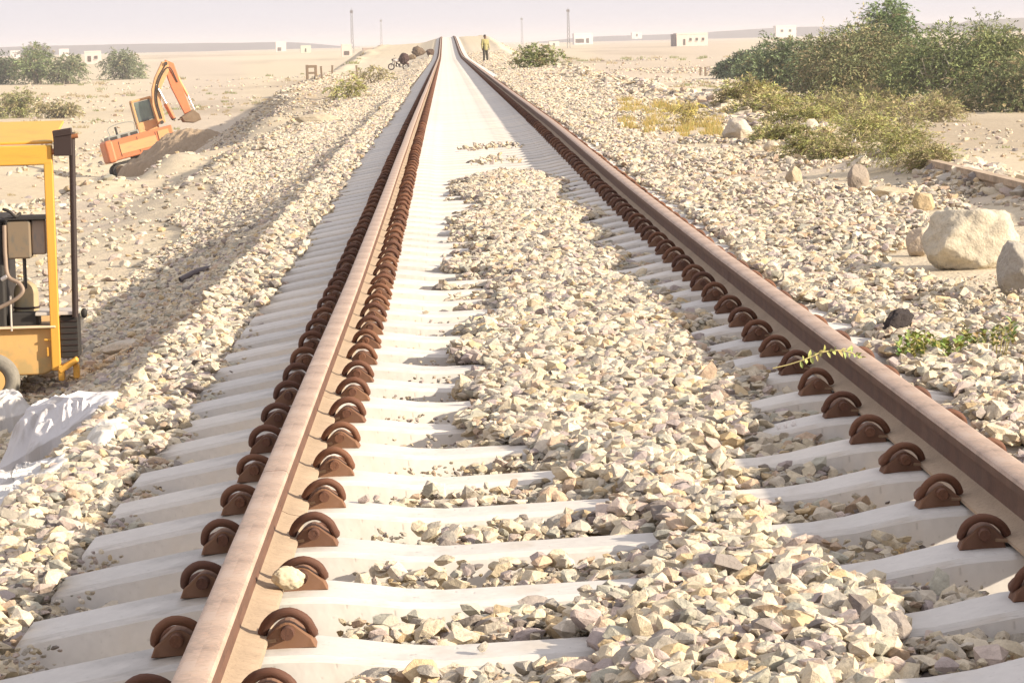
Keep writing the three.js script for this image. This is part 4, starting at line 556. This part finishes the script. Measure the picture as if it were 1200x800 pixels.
// ───────────────────────── people and a motorcycle
function capSDF(list, p, k) { let d = 1e9; for (const [a, b, ra, rb] of list) { const bax = b[0] - a[0], bay = b[1] - a[1], baz = b[2] - a[2], px = p[0] - a[0], py = p[1] - a[1], pz = p[2] - a[2]; const h = clamp((px * bax + py * bay + pz * baz) / (bax * bax + bay * bay + baz * baz + 1e-9), 0, 1); const q = Math.hypot(px - bax * h, py - bay * h, pz - baz * h) - mix(ra, rb, h); d = d > 1e8 ? q : -smax(-d, -q, k); } return d; }
function mcMesh(caps, c, half, res, k, fnExtra) {
  const mc = new MarchingCubes(res, new THREE.MeshStandardMaterial(), false, false, 120000); mc.isolation = 0;
  for (let z = 0; z < res; z++) for (let y = 0; y < res; y++) for (let x = 0; x < res; x++) { const q = v => (v - res / 2) / (res / 2) * half; const p = [c[0] + q(x), c[1] + q(y), c[2] + q(z)]; let d = capSDF(caps, p, k); if (fnExtra) d = fnExtra(d, p); mc.field[x + y * res + z * res * res] = -d; }
  mc.update(); const n = mc.count !== undefined ? mc.count : mc.geometry.drawRange.count; const P = mc.positionArray.slice(0, n * 3), N = mc.normalArray.slice(0, n * 3);
  for (let i = 0; i < n; i++) for (let m = 0; m < 3; m++) P[3 * i + m] = c[m] + P[3 * i + m] * half;
  const g = new THREE.BufferGeometry(); g.setAttribute('position', new THREE.BufferAttribute(P, 3)); g.computeVertexNormals(); let q = mergeVertices((() => { g.deleteAttribute('normal'); return g; })(), 1e-4); q.computeVertexNormals(); return q;
}
function hand(c, sgn) { // hanging hand: wrist at c, fingers down
  const L = [], [x, y, z] = c; L.push([[x, y, z], [x, y - 0.045, z], 0.024, 0.032], [[x, y - 0.045, z + 0.018], [x, y - 0.085, z + 0.024], 0.017, 0.014], [[x, y - 0.045, z - 0.018], [x, y - 0.085, z - 0.024], 0.017, 0.014], [[x, y - 0.045, z], [x, y - 0.088, z], 0.018, 0.015]);
  const len = [0.066, 0.075, 0.07, 0.054]; for (let f = 0; f < 4; f++) { const zz = z + 0.030 - f * 0.020; L.push([[x, y - 0.085, zz], [x - sgn * 0.004, y - 0.085 - len[f] * 0.5, zz * 1], 0.0088, 0.0084], [[x - sgn * 0.004, y - 0.085 - len[f] * 0.5, zz], [x - sgn * 0.018, y - 0.085 - len[f], zz], 0.0082, 0.007]); }
  L.push([[x, y - 0.03, z + 0.026], [x - sgn * 0.006, y - 0.062, z + 0.05], 0.0125, 0.0105], [[x - sgn * 0.006, y - 0.062, z + 0.05], [x - sgn * 0.012, y - 0.098, z + 0.054], 0.010, 0.008]); return L;
}
{
  const p = hit(569, 72), D = -p[2], H = 31 * D / F, k = H / 1.72;
  const t = thing('person', 'man in an olive shirt and dark trousers standing beside the right rail far off', 'person', p, 0.5); t.scale.setScalar(k);
  const skin = M(0.16, 0.085, 0.05, 0.7), shirt = M(0.30, 0.27, 0.12, 0.9), trou = M(0.055, 0.05, 0.04, 0.9), hair = M(0.012, 0.01, 0.01, 0.8), shoe = M(0.04, 0.03, 0.025, 0.7);
  const J = { hipL: [-0.09, 0.90, 0], hipR: [0.09, 0.90, 0], knL: [-0.10, 0.48, 0.02], knR: [0.11, 0.48, 0.02], anL: [-0.11, 0.08, 0], anR: [0.13, 0.08, 0.02], ch: [0, 1.28, 0], ne: [0, 1.46, -0.01], shL: [-0.19, 1.39, 0], shR: [0.19, 1.39, 0], elL: [-0.25, 1.11, 0], elR: [0.25, 1.11, -0.02], wrL: [-0.26, 0.87, 0.05], wrR: [0.26, 0.87, 0.04] };
  const legs = [[J.hipL, J.knL, 0.085, 0.055], [J.knL, J.anL, 0.055, 0.038], [J.hipR, J.knR, 0.085, 0.055], [J.knR, J.anR, 0.055, 0.038]];
  const torso = [[[0, 0.92, 0], [0, 1.12, 0], 0.125, 0.12], [[-0.06, 1.2, 0], [0.06, 1.2, 0], 0.125, 0.125], [[-0.1, 1.34, 0], [0.1, 1.34, 0], 0.095, 0.095]];
  const arms = [[J.shL, J.elL, 0.055, 0.04], [J.elL, J.wrL, 0.04, 0.027], [J.shR, J.elR, 0.055, 0.04], [J.elR, J.wrR, 0.04, 0.027]];
  const feet = [[J.anL, [-0.12, 0.035, 0.1], 0.04, 0.032], [J.anR, [0.15, 0.035, 0.12], 0.04, 0.032]];
  const bodyG = mcMesh([...legs, ...torso, ...arms, ...feet, [J.ch, J.ne, 0.08, 0.052]], [0, 0.86, 0], 0.9, 72, 0.04);
  const head = [[[0, 1.46, -0.01], [0, 1.53, 0], 0.052, 0.05], [[0, 1.60, 0.0], [0, 1.645, -0.012], 0.082, 0.082], [[0, 1.54, 0.04], [0, 1.58, 0.03], 0.045, 0.06], [[0, 1.615, 0.085], [0, 1.585, 0.102], 0.010, 0.015], [[-0.078, 1.6, -0.005], [-0.082, 1.575, -0.005], 0.016, 0.012], [[0.078, 1.6, -0.005], [0.082, 1.575, -0.005], 0.016, 0.012], [[-0.018, 1.552, 0.082], [0.018, 1.552, 0.082], 0.008, 0.008]];
  const headG = mcMesh(head, [0, 1.58, 0.01], 0.15, 60, 0.016, (d, q) => { for (const s of [-1, 1]) { const e = Math.hypot(q[0] - s * 0.032, q[1] - 1.618, q[2] - 0.086) - 0.014; d = smax(d, -e, 0.008); } return d; });
  const handL = mcMesh(hand(J.wrL, -1), [J.wrL[0], J.wrL[1] - 0.08, J.wrL[2]], 0.12, 72, 0.006), handR = mcMesh(hand(J.wrR, 1), [J.wrR[0], J.wrR[1] - 0.08, J.wrR[2]], 0.12, 72, 0.006);
  part('body', merge([bodyG, headG, handL, handR]), skin, t);
  part('shirt', mcMesh([...torso.map(([a, b, r, q]) => [a, b, r + 0.02, q + 0.02]), [J.shL, J.elL, 0.07, 0.058], [J.shR, J.elR, 0.07, 0.058], [J.elL, J.wrL, 0.054, 0.042], [J.elR, J.wrR, 0.054, 0.042], [[0, 0.82, 0], [0, 1.0, 0], 0.165, 0.14]], [0, 1.12, 0], 0.55, 56, 0.03, (d, q) => Math.max(d, -(q[1] - 0.72))), shirt, t);
  part('trousers', mcMesh([[J.hipL, J.knL, 0.105, 0.08], [J.knL, [-0.11, 0.12, 0], 0.08, 0.068], [J.hipR, J.knR, 0.105, 0.08], [J.knR, [0.13, 0.12, 0.02], 0.08, 0.068]], [0, 0.5, 0], 0.6, 52, 0.03, (d, q) => Math.max(d, 0.07 - q[1])), trou, t);
  part('hair', mcMesh([[[0, 1.63, -0.02], [0, 1.65, -0.02], 0.094, 0.09]], [0, 1.64, 0], 0.14, 36, 0.01, (d, q) => Math.max(d, (q[2] - 0.02) - (q[1] - 1.62) * 1.4)), hair, t);
  part('shoe', mcMesh([[[-0.11, 0.05, -0.02], [-0.125, 0.045, 0.13], 0.052, 0.045]], [-0.115, 0.06, 0.05], 0.18, 30, 0.01, (d, q) => Math.max(d, 0.002 - q[1])), shoe, t); part('shoe', mcMesh([[[0.13, 0.05, 0.0], [0.155, 0.045, 0.15], 0.052, 0.045]], [0.14, 0.06, 0.07], 0.18, 30, 0.01, (d, q) => Math.max(d, 0.002 - q[1])), shoe, t);
}
{
  const p = hit(467, 82), s = -p[2] / F, t = thing('motorcycle', 'dark motorcycle with a dark load standing on the left shoulder', 'motorcycle', p, 0.25), K = 27 * s / 2.05; t.scale.setScalar(K);
  const dk = M(0.035, 0.022, 0.022, 0.6), rd = M(0.12, 0.03, 0.025, 0.4), pale = M(0.6, 0.52, 0.5, 0.6), st = M(0.4, 0.38, 0.36, 0.35, { metalness: 0.6 });
  for (const x of [-0.65, 0.65]) { const w = part('wheel', new THREE.TorusGeometry(0.26, 0.055, 10, 30).translate(x, 0.31, 0), dk, t); part('rim', new THREE.TorusGeometry(0.2, 0.015, 6, 24).translate(x, 0.31, 0), st, w); const sp = []; for (let i = 0; i < 8; i++) { const a = i * 0.785; sp.push(cyl([x, 0.31, 0], [x + Math.cos(a) * 0.2, 0.31 + Math.sin(a) * 0.2, 0], 0.006, 0.006, 4)); } part('spokes', merge(sp), st, w); }
  part('frame', merge([tube([[-0.45, 0.85, 0], [-0.1, 0.75, 0], [0.35, 0.72, 0], [0.65, 0.31, 0.09]], 0.03, 20, 6), tube([[-0.42, 0.8, 0], [-0.25, 0.35, 0], [0.2, 0.3, 0], [0.65, 0.31, 0.07]], 0.03, 20, 6)]), dk, t);
  part('fork', merge([cyl([-0.65, 0.31, 0.08], [-0.45, 0.95, 0.06], 0.025), cyl([-0.65, 0.31, -0.08], [-0.45, 0.95, -0.06], 0.025)]), st, t); part('handlebar', tube([[-0.3, 1.08, -0.35], [-0.42, 1.02, -0.15], [-0.42, 1.02, 0.15], [-0.3, 1.08, 0.35]], 0.018, 16, 6), dk, t); part('headlight', new THREE.SphereGeometry(0.1, 14, 10).scale(0.7, 1, 1).translate(-0.55, 0.92, 0), dk, t); part('mirror', bx(0.03, 0.1, 0.09, -0.4, 1.28, 0.3, 0.01), dk, t);
  part('engine', merge([bx(0.36, 0.3, 0.26, -0.02, 0.42, 0, 0.05), cyl([-0.1, 0.5, 0], [-0.2, 0.7, 0], 0.09, 0.09, 12)]), dk, t); part('fuel_tank', new THREE.SphereGeometry(0.2, 18, 12).scale(1.3, 0.65, 0.75).translate(-0.18, 0.84, 0), pale, t); part('seat', bx(0.6, 0.11, 0.26, 0.32, 0.83, 0, 0.05), dk, t); part('exhaust', tube([[-0.15, 0.5, 0.12], [-0.05, 0.26, 0.15], [0.4, 0.28, 0.17], [0.8, 0.38, 0.17]], 0.04, 20, 8), st, t); part('mudguard', tube([[0.35, 0.6, 0], [0.65, 0.66, 0], [0.95, 0.5, 0]], 0.06, 12, 6), rd, t);
  const ld = new THREE.Mesh(boulderGeo(701, 0.46, 0.5, 0.42, 10, 0.12), M(0.06, 0.032, 0.03, 0.9)); ld.name = numbered('dark_bundle'); ld.scale.setScalar(K); ld.position.set(p[0] + 0.5 * K, p[1] + 0.98 * K, p[2] - 0.1 * K); tag(ld, 'dark bundle loaded on the rear of the motorcycle', 'bundle'); ld.castShadow = true; scene.add(ld);
}
boulder('earth_lump', 'dark brown lump right of the motorcycle, the larger of two', 490, 66, 16, 11, 710, [0.14, 0.10, 0.07], 0, 0.8, { rough: 0.12 });
boulder('earth_lump', 'dark brown lump right of the motorcycle, nearest the left rail', 504, 66, 9, 9, 711, [0.12, 0.08, 0.06], 0, 0.8, { rough: 0.12 });
boulder('earth_lump', 'low brown lump just behind the motorcycle load', 483, 70, 9, 6, 712, [0.2, 0.15, 0.1], 0, 0.8, { rough: 0.12 });

// ───────────────────────── posts, masts and far buildings
{
  const p = hit(365, 93), s = -p[2] / F, m = M(0.22, 0.165, 0.12, 0.95, { map: texConc }), t = thing('post_frame', 'dark frame of two short posts with two crossbars on the left bank edge', 'frame', p, 0.15); const P = (x, y) => [(x - 365) * s, (93 - y) * s];
  part('post', bx(3 * s, 17 * s, 3 * s, ...P(360, 84.5), 0, 0.01), m, t); part('post', bx(3 * s, 15 * s, 3 * s, ...P(370, 85.5), 0, 0.01), m, t); part('crossbar', bx(13 * s, 3.2 * s, 2.4 * s, ...P(365, 78), 0.02, 0.01), m, t); part('crossbar', bx(9 * s, 2.4 * s, 2 * s, ...P(366, 85.5), 0.02, 0.01), m, t);
  const stub = (label, px, py, h, lean, D2) => { const q = hit(px, py), s2 = -q[2] / F; const g = merge([bx(2.2 * s2, h * s2, 2.2 * s2, 0, h * s2 / 2 - 0.03, 0, 0.01), bx(2.8 * s2, 0.9 * s2, 2.8 * s2, 0, h * s2, 0, 0.01)]); const o = new THREE.Mesh(g, m); o.name = numbered('stub_post'); o.position.set(...q); o.rotation.z = lean; o.castShadow = true; tag(o, label, 'post'); scene.add(o); };
  stub('short post standing just right of the dark frame of posts', 377, 92, 14, 0.05); stub('thin post on the left bank edge above the dry scrub', 389, 88, 11, -0.05); stub('thin post nearest the motorcycle on its left', 419, 92, 15, 0.08);
  stub('left one of two small dark posts near the right thicket', 821, 88, 9, 0); stub('right one of two small dark posts near the right thicket', 827, 89, 10, 0.03);
}
function mast(label, px, top, base, D, wpx, c) {
  const p = at(px, base, D), s = D / F, H = (base - top) * s, w = wpx * s / 2; const t = thing('lattice_mast', label, 'mast', p), legs = [], br = [], m = M(...c, 0.7); const N = 9;
  const W = y => w * (1 - 0.45 * y), P = (i, y) => [[-1, -1], [1, -1], [1, 1], [-1, 1]][i % 4].map(v => v * W(y)); const V = (i, y) => { const q = P(i, y); return [q[0], y * H, q[1]]; };
  for (let i = 0; i < 4; i++) { legs.push(cyl([P(i, 0)[0], -3, P(i, 0)[1]], V(i, 1), 0.07, 0.06, 5)); for (let k = 0; k < N; k++) { br.push(cyl(V(i, k / N), V(i + 1, (k + 1) / N), 0.04, 0.04, 4), cyl(V(i + 1, k / N), V(i, (k + 1) / N), 0.04, 0.04, 4), cyl(V(i, (k + 1) / N), V(i + 1, (k + 1) / N), 0.04, 0.04, 4)); } }
  part('legs', merge(legs), m, t); part('braces', merge(br), m, t); part('antenna', merge([bx(w * 2.2, H * 0.07, w * 1.2, 0, H * 0.95, 0, 0.02), cyl([0, H, 0], [0, H * 1.06, 0], 0.05, 0.03, 5)]), m, t);
}
mast('grey mast left of the track, the taller of the left pair', 413, 12, 58, 900, 3.2, [0.18, 0.17, 0.18]);
mast('faint mast left of the track, the shorter of the left pair', 447, 23, 55, 1500, 2.4, [0.25, 0.24, 0.25]);
mast('faint mast just right of the track', 612, 21, 52, 1500, 2.4, [0.25, 0.24, 0.25]);
mast('tallest grey mast right of the track, beside a white house', 666.5, 11, 51, 900, 3.4, [0.20, 0.19, 0.20]);
function house(label, x0, x1, top, base, D, c, o = {}) {
  const hp = hit((x0 + x1) / 2, base); D = clamp(-hp[2], 500, 1500); const p = at((x0 + x1) / 2, base, D), s = D / F, w = (x1 - x0) * s, h = (base - top) * s, d = w * 0.6; const t = thing('house', label, 'house', p, o.rot || 0.1), m = M(...c, 0.9), dk = M(0.09, 0.07, 0.06, 0.9);
  part('wall', bx(w, h + 1, d, 0, h / 2 - 0.5, 0, 0.03), m, t); const rf = part('roof', bx(w * 1.03, h * 0.05, d * 1.03, 0, h * 1.0, 0, 0.02), m, t); part('parapet', merge([bx(w, h * 0.09, 0.25, 0, h * 1.06, d / 2 - 0.13, 0.02), bx(w, h * 0.09, 0.25, 0, h * 1.06, -d / 2 + 0.13, 0.02), bx(0.25, h * 0.09, d - 0.5, w / 2 - 0.13, h * 1.06, 0, 0.02), bx(0.25, h * 0.09, d - 0.5, -w / 2 + 0.13, h * 1.06, 0, 0.02)]), m, rf);
  for (const [fx, fy, fw, fh, nm] of o.holes || []) { const f = part(nm || 'window', bx(w * fw, h * fh, 0.16, (fx - 0.5) * w, fy * h, d / 2 + 0.03, 0.01), dk, t); if ((nm || 'window') === 'window') part('sill', bx(w * fw * 1.15, 0.14, 0.3, (fx - 0.5) * w, (fy - fh / 2) * h, d / 2 + 0.08, 0.02), m, f); }
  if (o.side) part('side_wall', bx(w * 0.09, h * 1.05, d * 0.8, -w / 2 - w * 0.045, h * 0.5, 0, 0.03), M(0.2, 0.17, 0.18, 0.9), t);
}
house('long white house with a dark left end on the right plain', 791, 828, 40, 54, 1300, [0.62, 0.55, 0.5], { side: true, holes: [[0.25, 0.35, 0.06, 0.5, 'door'], [0.45, 0.55, 0.07, 0.25], [0.65, 0.55, 0.07, 0.25], [0.85, 0.55, 0.07, 0.25]] });
house('white house with dark openings right of the tallest mast', 672, 694, 40, 51, 1300, [0.68, 0.62, 0.62], { holes: [[0.3, 0.3, 0.45, 0.42, 'porch_opening'], [0.72, 0.3, 0.14, 0.5, 'door']] });
house('small low white hut left of the tallest mast', 643, 655, 49, 54, 1200, [0.62, 0.58, 0.52], { holes: [[0.5, 0.4, 0.15, 0.6, 'door']] });
house('tiny white house on the skyline between the tallest mast and the long white house', 740, 752, 38.5, 43, 1800, [0.65, 0.6, 0.6], { holes: [[0.5, 0.4, 0.12, 0.6, 'door']] });
house('white house half hidden behind the left end of the right thicket', 908, 932, 31, 41, 1400, [0.68, 0.64, 0.6], { holes: [[0.3, 0.5, 0.12, 0.3], [0.7, 0.5, 0.12, 0.3]] });
house('white house with a dark doorway far left of the masts', 323, 335, 50, 60, 1200, [0.68, 0.62, 0.58], { holes: [[0.35, 0.25, 0.35, 0.4, 'door']] });
house('pale green hut between the far white house and the left masts', 352, 364, 54, 62, 1100, [0.52, 0.55, 0.46], { holes: [[0.5, 0.4, 0.12, 0.5, 'door']] });
house('pinkish house at the foot of the left mast', 400, 412, 53, 66, 900, [0.62, 0.52, 0.47], { holes: [[0.5, 0.3, 0.5, 0.35, 'porch_opening']] });
house('low brownish shed right of the left mast', 425, 440, 57, 67, 900, [0.42, 0.33, 0.28], { holes: [[0.3, 0.5, 0.2, 0.5, 'door']] });
house('white house between trees near the left edge', 12, 23, 60, 68, 1200, [0.68, 0.62, 0.6], { holes: [[0.5, 0.4, 0.15, 0.5, 'door']] });
house('small white house above the widest left tree', 69, 80, 58, 66, 1300, [0.68, 0.62, 0.6], { holes: [[0.5, 0.4, 0.15, 0.4]] });
house('pale house left of the tree behind the excavator arm', 99, 118, 61, 74, 1100, [0.6, 0.54, 0.5], { holes: [[0.3, 0.4, 0.2, 0.5, 'door'], [0.7, 0.5, 0.2, 0.3]] });
renderer.render(scene, camera);
